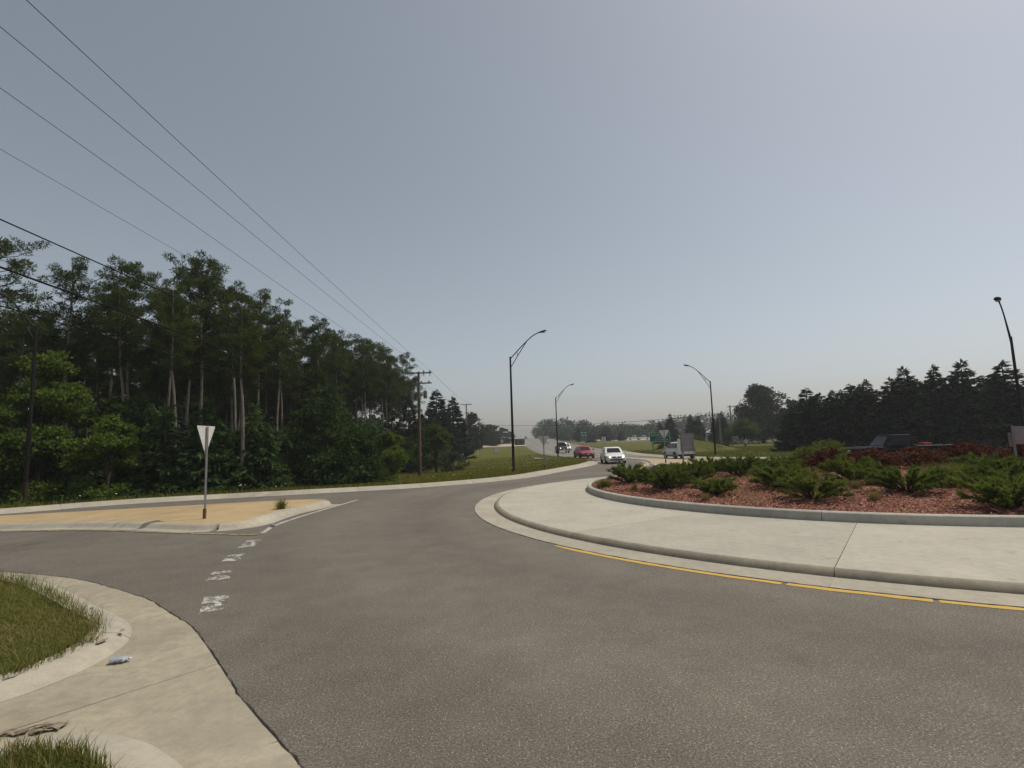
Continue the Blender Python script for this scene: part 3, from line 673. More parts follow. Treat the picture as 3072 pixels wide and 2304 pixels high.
# ------------------------------------------------------------------ plant builders
def quads_leaf(P, D, L, W, r, bend=.25):
    """leaf diamonds at P along D"""
    n = len(P); D = D/np.maximum(np.linalg.norm(D, axis=1), 1e-6)[:, None]
    q = r.normal(size=(n, 3)); s = np.cross(D, q); s /= np.maximum(np.linalg.norm(s, axis=1), 1e-6)[:, None]; nn = np.cross(s, D)
    L = np.broadcast_to(L, n)[:, None]; W = np.broadcast_to(W, n)[:, None]
    V = np.stack([P, P + D*L*.5 + s*W*.5 + nn*L*bend*.3, P + D*L, P + D*L*.5 - s*W*.5 + nn*L*bend*.3], 1).reshape(-1, 3)
    return V, np.arange(4*n).reshape(-1, 4)
def tris_needle(P, D, L, W, r):
    n = len(P); D = D/np.maximum(np.linalg.norm(D, axis=1), 1e-6)[:, None]
    q = r.normal(size=(n, 3)); s = np.cross(D, q); s /= np.maximum(np.linalg.norm(s, axis=1), 1e-6)[:, None]
    L = np.broadcast_to(L, n)[:, None]; W = np.broadcast_to(W, n)[:, None]
    V = np.stack([P - s*W*.5, P + s*W*.5, P + D*L], 1).reshape(-1, 3); return V, np.arange(3*n).reshape(-1, 3)
def rdir(r, n): v = r.normal(size=(n, 3)); return v/np.linalg.norm(v, axis=1)[:, None]

def pine_meshes(seed, H=15, lean=.02, crown=.5, spread=2.4, puffs=210, thin=0):
    r = np.random.default_rng(seed); tk = MB(); br = MB()
    zs = np.linspace(0, H, 9); off = np.cumsum(r.normal(0, .05, (9, 2)), 0); off -= off[0]
    path = [(off[i, 0]+lean*z, off[i, 1], z) for i, z in enumerate(zs)]
    tk.tube(path, [max(.03, .135*(1-.78*z/H)) for z in zs], 8)
    def trunk_at(z): return np.array([np.interp(z, zs, [p[0] for p in path]), np.interp(z, zs, [p[1] for p in path]), z])
    P = []; D = []
    nb = 54
    for i in range(nb):
        f = (i/(nb-1))**.9; z = H*(1-crown) + H*crown*f*.955; a = i*2.4 + r.normal(0, .6)
        prof = min(1.0, .62+1.3*f) if f < .35 else math.sqrt(max(.05, 1-((f-.35)/.70)**1.8))
        L = spread*prof*(.30+.92*r.random())
        if r.random() < .12: L *= 1.3
        b = trunk_at(z); e = b + np.array([math.cos(a)*L, math.sin(a)*L, L*(.05+.50*f)+r.normal(0, .18)+.12]); m = (b+e)/2 + np.array([0, 0, -.12*L])
        br.tube([b, m, e], [.04*(1-.5*f), .026, .011], 4, False)
        k = max(2, int(puffs/nb*L/spread*2.1))
        for j in range(k):
            if thin and r.random() < thin: continue
            t = 1-.55*r.random()**2; c = (1-t)**2*b + 2*t*(1-t)*m + t*t*e + r.normal(0, .17, 3)*np.array([1, 1, .7]) + np.array([0, 0, .12])
            n = 92; q = rdir(r, n); R0 = r.uniform(.24, .44); o = q*R0*r.uniform(.15, 1, (n, 1))**.6; o[:, 2] *= .72
            P.append(c + o); D.append(q*.8 + rdir(r, n)*.5 + np.array([0, 0, .35]))
    for i in range(22):
        z = H*(.22 + (.78-crown+.12)*r.random()*.9); a = r.uniform(0, 6.28); L = r.uniform(.3, 1.3); b = trunk_at(z)
        br.tube([b, b + np.array([math.cos(a)*L, math.sin(a)*L, r.uniform(-.2, .15)])], [.016, .005], 3, False)
    P = np.vstack(P); D = np.vstack(D)
    V, F = tris_needle(P, D, r.uniform(.11, .20, len(P)), .060, r)
    return tk.mesh('trunk', M['bark_pine'], True), br.mesh('branches', M['bark_dark']), mesh_np('crown', V, F, M['pine'])
def decid_meshes(seed, H, rad, leaf, n_lobes, leaves, mat, trunk_h=.25, squash=1.0, clump=14, dense=1.0, base=.12, tr=.05):
    r = np.random.default_rng(seed); tk = MB(); br = MB()
    lobes = []
    for i in range(n_lobes):
        f = r.uniform(base, 1.0); a = i*2.399 + r.normal(0, .35)
        prof = math.sqrt(max(.05, 1-(2*(f-.45))**2 if f > .45 else 1-(1.25*(f-.45))**2))
        rr_ = rad*prof*(.35+.5*r.random()); c = np.array([math.cos(a)*rr_, math.sin(a)*rr_, H*(base+ (1-base)*f*.93)])
        lobes.append((c, rad*r.uniform(.26, .46)*(1.05-.3*f)))
    P = []; D = []
    per = max(4, leaves//(n_lobes*clump))
    for c, R0 in lobes:
        d = rdir(r, clump); cc = c + d*np.array([1, 1, .72*squash])*R0*r.uniform(.55, 1.05, (clump, 1))
        for q, dq in zip(cc, d):
            p = q + r.normal(0, 1, (per, 3))*np.array([.30, .30, .15])*R0*.75; o = p-c; o /= np.maximum(np.linalg.norm(o, axis=1), 1e-6)[:, None]
            P.append(p); D.append(o*.5 + r.normal(0, .6, (per, 3)) + np.array([0, 0, -.1]))
    P = np.vstack(P); D = np.vstack(D); k = P[:, 2] > H*.02; P = P[k]; D = D[k]
    L = leaf*r.uniform(.7, 1.3, len(P)); V, F = quads_leaf(P, D, L, L*.62, r)
    th = H*(base + (1-base)*.55); tk.tube([(0, 0, -.3), (.03*H*r.normal()*.3, 0, H*trunk_h), (r.normal()*.04*H, r.normal()*.04*H, th)], [tr*rad*.9+.05, tr*rad*.7+.03, .03], 8)
    for c, R0 in lobes[::2]:
        b = np.array([0, 0, H*trunk_h*(.75+.5*r.random())]); m = (b+c)/2 + np.array([0, 0, .08*H]); br.tube([b, m, c], [tr*rad*.35+.015, tr*rad*.2+.01, .008], 4, False)
    return tk.mesh('trunk', M['bark_dark'], True), br.mesh('branches', M['bark_dark']), mesh_np('crown', V, F, mat)
def spruce_meshes(seed, H, rad, mat, tiers=26, per=11, fine=26, droop=.28, top=.0, nl=.22):
    r = np.random.default_rng(seed); tk = MB().tube([(0, 0, -.3), (0, 0, H*.5), (0, 0, H*.99)], [.03*H*.6+.03, .012*H+.02, .01], 7)
    P = []; D = []
    for i in range(tiers):
        f = (i+.3*r.random())/tiers; z = H*(.04+.95*f); Lr = rad*(1-f)**.80*1.03*(1 if f < .9 else .7) + .04
        for j in range(max(4, int(per*(1-.55*f)))):
            a = r.uniform(0, 6.283); L = Lr*r.uniform(.55, 1.12)*(1.25 if r.random() < .08 else 1); n = max(5, int(fine*L/rad)); t = r.uniform(.12, 1, n); zj = z + r.normal(0, .7*H/tiers)
            h = np.array([math.cos(a), math.sin(a), 0.]); sd_ = np.array([-math.sin(a), math.cos(a), 0.])
            rise = .25*f; c = h[None]*(t*L)[:, None] + np.array([0, 0, 1.])*(zj + L*(rise*t - droop*np.sin(t*2.2)*.75 + .10*t**3))[:, None]
            c = c + sd_[None]*(r.normal(0, .13, n)*(1.1-t*.75)*L)[:, None]
            d = h[None]*.9 + sd_[None]*r.normal(0, .6, (n, 1)) + np.array([0, 0, 1.])*r.normal(-.18, .28, (n, 1))
            P.append(c); D.append(d)
            # outer sprays
            if f < .97:
                P.append(c[t > .6] + r.normal(0, .05, (int((t > .6).sum()), 3))); D.append(d[t > .6] + np.array([0, 0, -.5]))
    n = 14; P.append(np.c_[np.zeros((n, 2)), np.linspace(H*.93, H*1.0, n)]); D.append(rdir(r, n)*np.array([1, 1, .4])*.5+np.array([0, 0, .6]))
    P = np.vstack(P); D = np.vstack(D); L = nl*r.uniform(.7, 1.5, len(P))*(.5+.5*min(1, rad/2))
    V, F = quads_leaf(P, D, L*1.35, L*.42, r, .1)
    return tk.mesh('trunk', M['bark_dark'], True), mesh_np('crown', V, F, mat)
def place(name, meshes, label, cat, loc, scale=(1, 1, 1), rz=0, group=None, tilt=(0, 0)):
    names = ['trunk', 'branches', 'crown'] if len(meshes) == 3 else ['trunk', 'crown']
    t = thing(name, label, cat, loc, rz, group); t.scale = scale; t.rotation_euler = (tilt[0], tilt[1], rz)
    for nme, me in zip(names, meshes): link(nme, me, t)
    return t

# ------------------------------------------------------------------ pine grove at left
PINES = [pine_meshes(11, 15, .02, .42, 2.25, 120, .15), pine_meshes(12, 15, -.02, .42, 2.05, 105, .2), pine_meshes(13, 15, .03, .44, 2.4, 150), pine_meshes(14, 15, 0, .39, 1.75, 110, .1), pine_meshes(15, 15, .01, .50, 2.55, 190)]
G = 'tall red pines of the grove at left'
front = [  # x, y, top z, variant, tilt toward the road, label
 (-28.9, 30, 15.0, 0, .028, 'tall pine at the far left edge, its crown rising highest beside the frame'),
 (-28.8, 34.5, 14.9, 1, .028, 'thin open-crowned pine second from the left edge of the grove'),
 (-28.4, 37.5, 14.4, 3, .028, 'thin pine close beside the second pine from the left'),
 (-25.3, 36, 15.3, 2, .028, 'pine with a bright green tuft near its top and a pale leaning trunk'),
 (-23.4, 38, 15.3, 0, .028, 'pine with broad flat crown and pale trunk left of the tallest twin-topped pine'),
 (-21.3, 37, 15.6, 4, .028, 'tallest twin-topped pine behind the white triangular sign'),
 (-19.7, 42, 14.6, 1, .03, 'open-crowned pine just right of the tallest pine where the grove steps down'),
 (-19.6, 46, 13.4, 0, .02, 'pine with a low side branch reaching right at the step of the grove'),
 (-20.9, 52, 13.9, 4, 0, 'dense pine just right of the step in the grove skyline'),
 (-19.8, 55, 13.9, 2, 0, 'bushy pine above the dark round tree at the grove edge'),
 (-18.7, 58, 14.2, 4, 0, 'rounded pine behind the right half of the dark round tree'),
 (-16.7, 60, 14.4, 2, 0, 'pine with pointed top third from the right end of the grove'),
 (-15.5, 64, 14.3, 0, 0, 'pine with bare lower trunk second from the right end of the grove'),
 (-14.2, 67, 13.7, 1, 0, 'pine at the right end of the grove beside the wooden utility pole'),
]
fx = np.array([p[0] for p in front]); fy = np.array([p[1] for p in front])
for x, y, zt, v, tl, lab in front:
    z0 = float(z_nw(x, y)); s_ = (zt-z0)/15
    place('red_pine', PINES[v], lab, 'pine tree', (x - math.sin(tl)*(zt-z0)*.8, y, z0-.1), (s_*.95, s_*.95, s_), rng.uniform(0, 6.28), G, (0, tl))
# slender pale trunks standing forward among the undergrowth
for x, y, zt, tl, lab in [(-15.3, 30.0, 10.6, .01, 'slender straight pine whose pale trunk reaches the kerb right of the sign'), (-20.0, 31.6, 12.0, .045, 'slender leaning pine just left of the white triangular sign'),
   (-24.4, 33.5, 13.2, .05, 'slender pale-trunked pine between the light green bushes and the sign'), (-21.6, 33.0, 13.0, .04, 'slender pine with a forked pale trunk left of the white sign'), (-18.6, 35.5, 13.4, .02, 'slim pine directly behind the white triangular sign'), (-17.4, 39.0, 12.6, .01, 'slim straight pine in the gap right of the white sign'),
   (-16.2, 43.5, 12.9, .01, 'slim straight pine above the dark round tree on its left side'), (-15.6, 47.0, 12.4, 0, 'slim straight pine above the middle of the dark round tree'), (-14.6, 52.0, 12.6, 0, 'slim straight pine above the right side of the dark round tree'), (-13.4, 56.5, 12.4, 0, 'slim straight pine above the light green rounded shrub')]:
    z0 = float(z_nw(x, y)); s_ = (zt-z0)/15
    place('red_pine', PINES[3], lab, 'pine tree', (x, y, z0-.1), (.85, .85, s_), rng.uniform(0, 6.28), G, (0, tl))
nb = 0; pts = [(x, y) for x, y in zip(fx, fy)]
while nb < 104:
    y = rng.uniform(33, 84); xf = np.interp(y, fy, fx); x = xf - rng.uniform(1.5, 26)
    if min((x-a)**2+(y-b)**2 for a, b in pts) < 4.4: continue
    pts.append((x, y)); nb += 1; z0 = float(z_nw(x, y)); h = rng.uniform(11.8, 14.2); s_ = h/15
    place('red_pine', PINES[int(rng.integers(0, 5))], 'pine in the inner rows behind the front edge of the grove', 'pine tree', (x, y, z0-.1), (s_, s_, s_), rng.uniform(0, 6.28), G, (rng.normal(0, .015), rng.normal(.01, .02)))

# understory at the grove edge
def dec(name, seed, x, y, ztop, rad, mat, label, cat, leaf, lobes, leaves, zf=z_nw, group=None, **kw):
    z0 = float(zf(x, y)); H = ztop - z0
    return place(name, decid_meshes(seed, H, rad, leaf, lobes, leaves, mat, **kw), label, cat, (x, y, z0-.05), (1, 1, 1), 0, group)
UG = 'young trees and shrubs along the grove edge'
dec('maple_tree', 21, -24.6, 27.6, 7.7, 2.5, M['maple'], 'light green bushy maple at the left edge of the picture by the black lamp post', 'tree', .18, 30, 24000, group=UG, base=.04, clump=18)
dec('maple_tree', 22, -26.6, 25.4, 5.0, 1.9, M['maple'], 'low light green bush under the maple at the very left edge', 'shrub', .17, 20, 14000, group=UG, base=.03)
dec('maple_tree', 23, -20.4, 26.8, 4.2, 1.6, M['maple'], 'light green bush halfway between the black lamp post and the white sign', 'shrub', .17, 20, 14000, group=UG, base=.03)
dec('leafy_sapling', 24, -22.3, 29.2, 5.6, 1.7, M['leafmid'], 'mid green sapling between the two light green bushes', 'tree', .2, 16, 7500, group=UG, base=.03)
SP = [spruce_meshes(31, 5, 1.9, M['softpine'], 20, 10, 34, -.10, nl=.30), spruce_meshes(32, 5, 1.6, M['softpine'], 20, 10, 34, -.05, nl=.28)]
for i, (x, y, zt, sc, lab) in enumerate([(-19.3, 29.4, 4.6, 1.0, 'feathery young white pine left of the white triangular sign'), (-17.2, 29.6, 5.1, 1.05, 'feathery young white pine behind the white triangular sign'), (-15.1, 31.0, 4.7, .85, 'narrow young conifer right of the white triangular sign'), (-16.1, 30.0, 3.4, .8, 'low young conifer close behind the sign post'), (-14.2, 30.6, 3.3, .7, 'small young conifer beside the dark round tree')]):
    z0 = float(z_nw(x, y)); place('white_pine_sapling', SP[i % 2], lab, 'young pine', (x, y, z0-.1), (sc, sc, (zt-z0)/5), i*1.3, UG)
dec('dark_round_tree', 25, -13.0, 36.6, 6.6, 3.3, M['leafdark'], 'big dark leafy tree bulging from the grove edge to the kerb', 'tree', .21, 34, 19000, group=UG, base=.02, clump=18)
dec('leafy_sapling', 26, -10.6, 38.0, 2.6, 1.5, M['leafdark'], 'low dark shrub at the foot of the big dark leafy tree', 'shrub', .18, 14, 5000, group=UG, base=.02)
dec('leafy_sapling', 27, -9.7, 41.2, 3.3, 1.6, M['maple'], 'light green rounded shrub left of the wooden utility pole', 'shrub', .20, 20, 9000, group=UG, base=.02)
dec('small_tree', 28, -8.4, 57.5, 4.1, 2.0, M['leafmid'], 'small dark-trunked tree just right of the wooden utility pole', 'tree', .22, 18, 6500, group=UG, base=.34, trunk_h=.3, tr=.07)
dec('rounded_shrub', 29, -6.6, 56.5, 1.35, 1.5, M['leafgrey'], 'grey-green rounded shrub in the grass right of the small tree', 'shrub', .15, 16, 5000, group=UG, base=.02)
SAP = [decid_meshes(41, 4.2, 1.9, .24, 16, 4600, M['leafdark'], base=.02), spruce_meshes(42, 5, 1.7, M['farcon'], 18, 9, 26, .1, nl=.3), decid_meshes(43, 3.4, 1.7, .22, 14, 4000, M['leafmid'], base=.02)]
sx = np.vstack([smooth_path([(-44, 30), (-38, 36), (-31, 39), (-26, 43), (-23, 50), (-21, 60)], 1.7), smooth_path([(-40, 27), (-34, 31), (-29, 35), (-25, 38)], 1.6), smooth_path([(-33, 29), (-27, 31.5), (-23, 32.5), (-19.5, 34), (-17.5, 37), (-17, 42), (-16.5, 48), (-14.5, 54), (-12.5, 60), (-11.5, 66), (-12, 74), (-12, 82)], 1.55)])
for i, p in enumerate(sx):
    x, y = p + rng.normal(0, .5, 2); z0 = float(z_nw(x, y)); s_ = rng.uniform(.8, 1.25)*(1.0 if y < 60 else 1.15)
    place('undergrowth_sapling', SAP[i % 3], 'dark sapling filling the shade between the pine trunks', 'sapling', (x, y, z0-.1), (s_, s_, s_*rng.uniform(.9, 1.25)), rng.uniform(0, 6.28), 'saplings in the shade of the grove')
# ragged ground plants at the foot of the grove
pu = scatter(nw_out, 60000, (-45, -8, 22, 80), z_nw, lambda x, y: (dist_nw(x, y) > 1.2)*(dist_nw(x, y) < 14)*(x < np.interp(y, [20, 30, 45, 60, 80], [-18, -12, -11, -9, -9]))*.8)
d_ = rdir(rng, len(pu)); d_[:, 2] = np.abs(d_[:, 2])+.4; V, F = quads_leaf(pu + np.c_[np.zeros((len(pu), 2)), rng.uniform(0, .35, len(pu))], d_, rng.uniform(.10, .22, len(pu)), .07, rng)
tag(link('undergrowth', mesh_np('undergrowth', V, F, M['leafdark'])), 'low leafy undergrowth at the foot of the pine grove', 'undergrowth', kind='stuff')

# trees along the highway at left
SPR = [spruce_meshes(51, 10, 2.6, M['spruce'], 38, 13, 60, .20, nl=.28), spruce_meshes(52, 10, 2.5, M['spruce'], 36, 13, 62, .15, nl=.29), spruce_meshes(53, 10, 2.7, M['spruce'], 37, 13, 62, .24, nl=.28)]
FD = [decid_meshes(61, 10, 3.6, .45, 40, 11000, M['leafdeep'], base=.05), decid_meshes(62, 10, 4.0, .5, 28, 7000, M['leafmid'], base=.05), decid_meshes(63, 10, 3.2, .5, 22, 6000, M['woods'], base=.04)]
def put(lib, v, name, label, cat, x, y, zt, rad, base_r, zf=z_nw, group=None, baseH=10):
    z0 = float(zf(x, y)); place(name, lib[v], label, cat, (x, y, z0-.1), (rad/base_r, rad/base_r, (zt-z0)/baseH), rng.uniform(0, 6.28), group)
HG = 'trees lining the left side of the highway'
for a in [(SPR, 0, 'dark_conifer', 'dark conifer behind the small tree by the wooden utility pole', 'conifer', -13.4, 93, 11.8, 4.3, 2.6), (SPR, 1, 'dark_conifer', 'dark double-topped conifer left of the second utility pole', 'conifer', -11.0, 97, 10.9, 3.6, 2.5),
          (FD, 0, 'roadside_tree', 'rounded tree just left of the second utility pole', 'tree', -14.5, 108, 7.6, 3.0, 3.6), (FD, 1, 'roadside_tree', 'pale green low tree at the foot of the second utility pole', 'tree', -13.2, 116, 5.0, 3.0, 4.0),
          (FD, 0, 'roadside_tree', 'dark crown just right of the second utility pole', 'tree', -12.0, 150, 10.9, 3.3, 3.6), (FD, 2, 'roadside_tree', 'hazy tree below the third utility pole', 'tree', -14, 165, 7.5, 4.5, 3.2), (FD, 1, 'roadside_tree', 'low bushy tree behind the pale driveway', 'tree', -17, 140, 5.4, 4.2, 4.0),
          (FD, 2, 'roadside_tree', 'hazy rounded tree left of the gap where the highway crests', 'tree', -9.4, 232, 11.2, 4.6, 3.2), (FD, 2, 'roadside_tree', 'hazy lower tree beside the highway crest gap', 'tree', -5.2, 262, 10.4, 3.8, 3.2), (FD, 0, 'roadside_tree', 'small dark bush by the small roadside sign', 'tree', -7.2, 196, 5.6, 2.0, 3.6), (FD, 2, 'roadside_tree', 'farthest hazy tree at the left of the crest', 'tree', -1.8, 300, 9.2, 3.0, 3.2)]:
    put(*a, group=HG)
for i in range(16):
    y = 100 + i*8.5; x = -16 - 3*math.sin(i*1.9) - (i % 3)*4 + (y > 180)*4
    put(FD, i % 3, 'roadside_tree', 'tree in the hazy mass along the left of the highway', 'tree', x, y, float(T(y))+rng.uniform(4.5, 8.5), rng.uniform(3, 4.4), 3.6, group=HG)

# ------------------------------------------------------------------ distant woods across the horizon (one mass)
P = []; D = []; Ls = []
def wood_tree(x, y, h, rad, n):
    z = float(T(y)); th = rng.uniform(0, 6.283, n); u = rng.uniform(-1, 1, n); q = np.sqrt(1-u*u); R0 = rng.uniform(.65, 1.05, n)
    d = np.c_[q*np.cos(th), q*np.sin(th), u]; P.append(np.array([x, y, z+h*.54]) + d*np.array([rad, rad, h*.47])*R0[:, None] + rng.normal(0, .3, (n, 3))); D.append(d + rng.normal(0, .7, (n, 3))); Ls.append(np.full(n, rng.uniform(.8, 1.25)))
for i in range(330):
    x = rng.uniform(19, 330); y = rng.uniform(330, 420) + max(0, (100-x))*.2; wood_tree(x, y, rng.uniform(6.5, 11)*(1+.25*math.sin(x*.06)) + max(0, (x-110))*.02, rng.uniform(3, 5.5), 150)
for i in range(40): x = rng.uniform(15, 40); y = rng.uniform(340, 440); wood_tree(x+3, y, rng.uniform(4.0, 7.5), rng.uniform(2.5, 4.5), 140)
for i in range(60): wood_tree(rng.uniform(26, 80), rng.uniform(255, 330), rng.uniform(3.5, 6.0), rng.uniform(2.5, 4), 130)
for i in range(110): wood_tree(rng.uniform(-260, -22), rng.uniform(180, 330), rng.uniform(7, 11), rng.uniform(3, 5), 100)
for i in range(150): yy = rng.uniform(88, 150); wood_tree(rng.uniform(-1.15*yy, -24-.05*yy), yy, rng.uniform(5.5, 8.5), rng.uniform(2.5, 4), 240)
for i in range(46): wood_tree(rng.uniform(-56, -36), rng.uniform(60, 92), rng.uniform(6, 8.5), rng.uniform(2.5, 3.8), 260)
for i in range(60): yy = rng.uniform(40, 85); wood_tree(rng.uniform(-1.25*yy-8, -48), yy, rng.uniform(5, 7.5), rng.uniform(2.5, 3.8), 130)
P = np.vstack(P); D = np.vstack(D); Ls = np.concatenate(Ls); V, F = quads_leaf(P, D, Ls*1.3, Ls*.9, rng)
tag(link('distant_woods', mesh_np('distant_woods', V, F, M['woods'])), 'hazy belt of far-off woods along the horizon', 'woods', kind='stuff')

# ------------------------------------------------------------------ right side trees
RG = 'row of dark spruces at right'
sprs = [(30.9, 59, 5.2, 1.9, 'small spruce at the left end of the spruce row'), (33.0, 58.3, 6.1, 2.2, 'second spruce from the left end of the row, with a thin pointed top'), (35.0, 58, 6.7, 2.2, 'third spruce from the left end of the row, standing clear above its neighbours'),
 (36.0, 60, 6.4, 2.0, 'thin-topped spruce right behind the third one of the row'), (36.6, 57, 6.9, 2.2, 'spruce with a bent top left of the middle of the row'), (37.8, 56.5, 7.6, 2.4, 'pointed spruce left of the middle of the row'), (38.8, 59, 7.4, 2.3, 'spruce behind the middle of the row'),
 (39.4, 55, 7.7, 2.5, 'dense spruce above the hood of the dark pickup'), (40.9, 55, 8.7, 2.6, 'broad tall spruce above the cab of the dark pickup'), (42.4, 57, 7.7, 2.5, 'spruce behind the dark pickup bed'), (43.2, 54, 8.7, 2.3, 'narrow-topped spruce right of the dark pickup'),
 (44.8, 52.5, 8.9, 2.8, 'broad spruce with spreading top, third from the right edge'), (46.0, 54, 8.0, 2.6, 'lower spruce second from the right edge'), (47.5, 51, 8.6, 3.0, 'wide spruce near the right edge with bare pointed tip'), (49.4, 50, 7.6, 2.6, 'spruce behind the right lamp post'), (51.8, 49, 8.6, 2.8, 'spruce outermost at the right edge')]
for i, (x, y, zt, rad, lab) in enumerate(sprs):
    put(SPR, i % 3, 'spruce_tree', lab, 'spruce', x, y, zt, rad*1.12, 2.6, z_ne, RG)
for i in range(18):
    put(SPR, i % 3, 'spruce_tree', 'spruce in the hidden second row behind the dark spruces', 'spruce', 34+i*1.35, 61.5-i*.42+rng.normal(0, .5), rng.uniform(6.4, 7.9), 2.9, 2.6, z_ne, RG)
dec('round_tree', 71, 55.7, 119, 13.2, 5.9, M['leafdeep'], 'big round dark shade tree beside the white house', 'tree', .42, 90, 24000, z_ne, base=.06, trunk_h=.2, clump=14, tr=.09)
dec('round_tree', 72, 59.3, 113, 9.3, 3.4, M['leafdeep'], 'dark tree half hidden behind the round shade tree', 'tree', .5, 20, 5000, z_ne, base=.05)
dec('apple_tree', 73, 40.3, 93, 4.9, 3.0, M['leafmid'], 'small light green spreading tree in front of the white house', 'tree', .30, 24, 6000, z_ne, base=.30, trunk_h=.25, squash=.7, tr=.06)
dec('leafy_tree', 74, 41.4, 76, 5.7, 1.8, M['maple'], 'light green tree peeping between the first two spruces', 'tree', .3, 14, 3500, z_ne, base=.05)
FG = 'conifers beyond the green sign'
for a in [(SPR, 0, 'far_conifer', 'dark conifer directly behind the green road sign', 'conifer', 44.3, 150, 8.9, 2.7, 2.6), (SPR, 1, 'far_conifer', 'shorter conifer leaning on the one behind the green sign', 'conifer', 41.6, 151, 6.6, 2.2, 2.6), (SPR, 2, 'far_conifer', 'left one of the twin spruces above the grassy mound', 'conifer', 46.8, 140, 8.1, 2.4, 2.6), (SPR, 0, 'far_conifer', 'right one of the twin spruces above the grassy mound', 'conifer', 48.7, 140, 7.7, 2.6, 2.6), (SPR, 1, 'far_conifer', 'dark cedar behind the black lamp post at right', 'conifer', 44.5, 118, 6.2, 1.5, 2.6), (SPR, 2, 'far_conifer', 'broad dark cedar right of the far black lamp post', 'conifer', 47.4, 121, 7.4, 2.5, 2.6)]:
    put(*a, zf=z_ne, group=FG)
FB = 'dark round trees by the side road'
for x, y, zt, rad, lab in [(41.4, 238, 8.0, 3.3, 'big dark round tree behind the far white sign'), (47.6, 236, 5.9, 2.0, 'small dark round tree by the gravel lot'), (29.0, 240, 7.7, 1.7, 'dark upright tree left of the far green sign'), (34.5, 242, 5.6, 2.6, 'low dark bush behind the black car on the side road')]:
    put(FD, 0, 'round_tree', lab, 'tree', x, y, zt, rad, 3.6, lambda x, y: T(y), FB)
dec('rounded_shrub', 75, 32.6, 85, 1.5, 1.7, M['leafgrey'], 'grey-green shrub at the foot of the right lamp post', 'shrub', .2, 14, 3500, z_ne, base=.02)
dec('rounded_shrub', 76, 22.6, 81, 1.8, 1.2, M['leafdark'], 'dark shrub under the green road sign', 'shrub', .2, 12, 2500, z_ne, base=.02)

# white house
h = thing('white_house', 'white house with a grey roof half hidden by the round tree', 'house', (55.2, 128, float(z_ne(55, 128))), R(12))
MB().prism([(-2.6, 0), (2.6, 0), (2.6, 2.1), (0, 3.1), (-2.6, 2.1)], 'y', 0, 7).build('wall', M['siding'], h)
MB().box(-6.5, -2.61, 1, 6, 0, 1.7).build('wall', M['siding'], h)
rf = MB(); rf.add([(-2.9, -.3, 2.02), (0, -.3, 3.22), (0, 7.3, 3.22), (-2.9, 7.3, 2.02), (2.9, -.3, 2.02), (2.9, 7.3, 2.02)], [(0, 1, 2, 3), (1, 4, 5, 2)]); rf.build('roof', M['roof'], h)
rf = MB(); rf.add([(-6.7, .8, 1.72), (-2.62, .8, 1.72), (-2.62, 6.2, 1.72), (-6.7, 6.2, 1.72), (-6.7, 3.5, 2.6), (-2.62, 3.5, 2.6)], [(0, 1, 5, 4), (3, 4, 5, 2), (0, 4, 3)]); rf.build('roof', M['roof'], h)
for x0 in (-1.6, .7):
    wf = MB().box(x0, x0+.9, -.03, -.002, .8, 1.8).build('window', M['signwhite'], h); MB().box(x0+.07, x0+.83, -.04, -.031, .87, 1.73).build('pane', M['glass'], wf)

# ------------------------------------------------------------------ junipers, barberries and bed plants
def juniper_mesh(seed, rad, H, arms=50):
    r = np.random.default_rng(seed); P = []; D = []; st = MB(); up = np.array([0, 0, 1.])
    for i in range(arms):
        a = i*2.399 + r.normal(0, .4); low = i % 5 == 0
        rho = r.uniform(.75, 1.02) if low else math.sqrt(r.uniform(.03, 1)); zt = H*(r.uniform(.25, .5) if low else r.uniform(.72, 1.05)*(1-.18*rho))
        if r.random() < .14: rho *= 1.2; zt *= 1.12
        t = np.linspace(0, 1, 9)[:, None]; h = np.array([math.cos(a), math.sin(a), 0])
        path = h*rad*rho*(.08 + .62*t + .30*t*t) + up*zt*(1.25*t-.25*t*t); L = math.hypot(rad*rho, zt)
        st.tube([tuple(p) for p in path[::2]], [.012, .010, .007, .005, .003], 3, False)
        for b in range(int(9+13*L)):
            tb = 1-.68*r.random()**1.5; c0 = np.array([np.interp(tb, t[:, 0], path[:, q]) for q in range(3)]); tn = path[min(8, int(tb*8)+1 if tb < .99 else 8)]-path[max(0, int(tb*8)-1)]; tn = tn/np.linalg.norm(tn)
            sd_ = tn*r.uniform(.6, 1.2) + h*.25 + rdir(r, 1)[0]*.5 + up*.15; sd_ /= np.linalg.norm(sd_); l = r.uniform(.08, .19)*(1.25-.55*tb); m = 16
            u = r.random((m, 1)); P.append(c0 + sd_*l*u + rdir(r, m)*.012); D.append(sd_ + rdir(r, m)*.6 + up*.1)
    P = np.vstack(P); D = np.vstack(D); k = P[:, 2] > .03; P, D = P[k], D[k]
    V, F = tris_needle(P, D, r.uniform(.04, .095, len(P)), .017, r)
    return st.mesh('stems', M['bark_dark']), mesh_np('sprays', V, F, M['juniper'])
JM = [juniper_mesh(81, .62, .52), juniper_mesh(82, .66, .56), juniper_mesh(83, .58, .52), juniper_mesh(84, .68, .54)]
def bz(x, y): return float(bed_z(np.hypot(x-IC[0], y-IC[1])))
JG = 'spreading junipers in the planting bed'
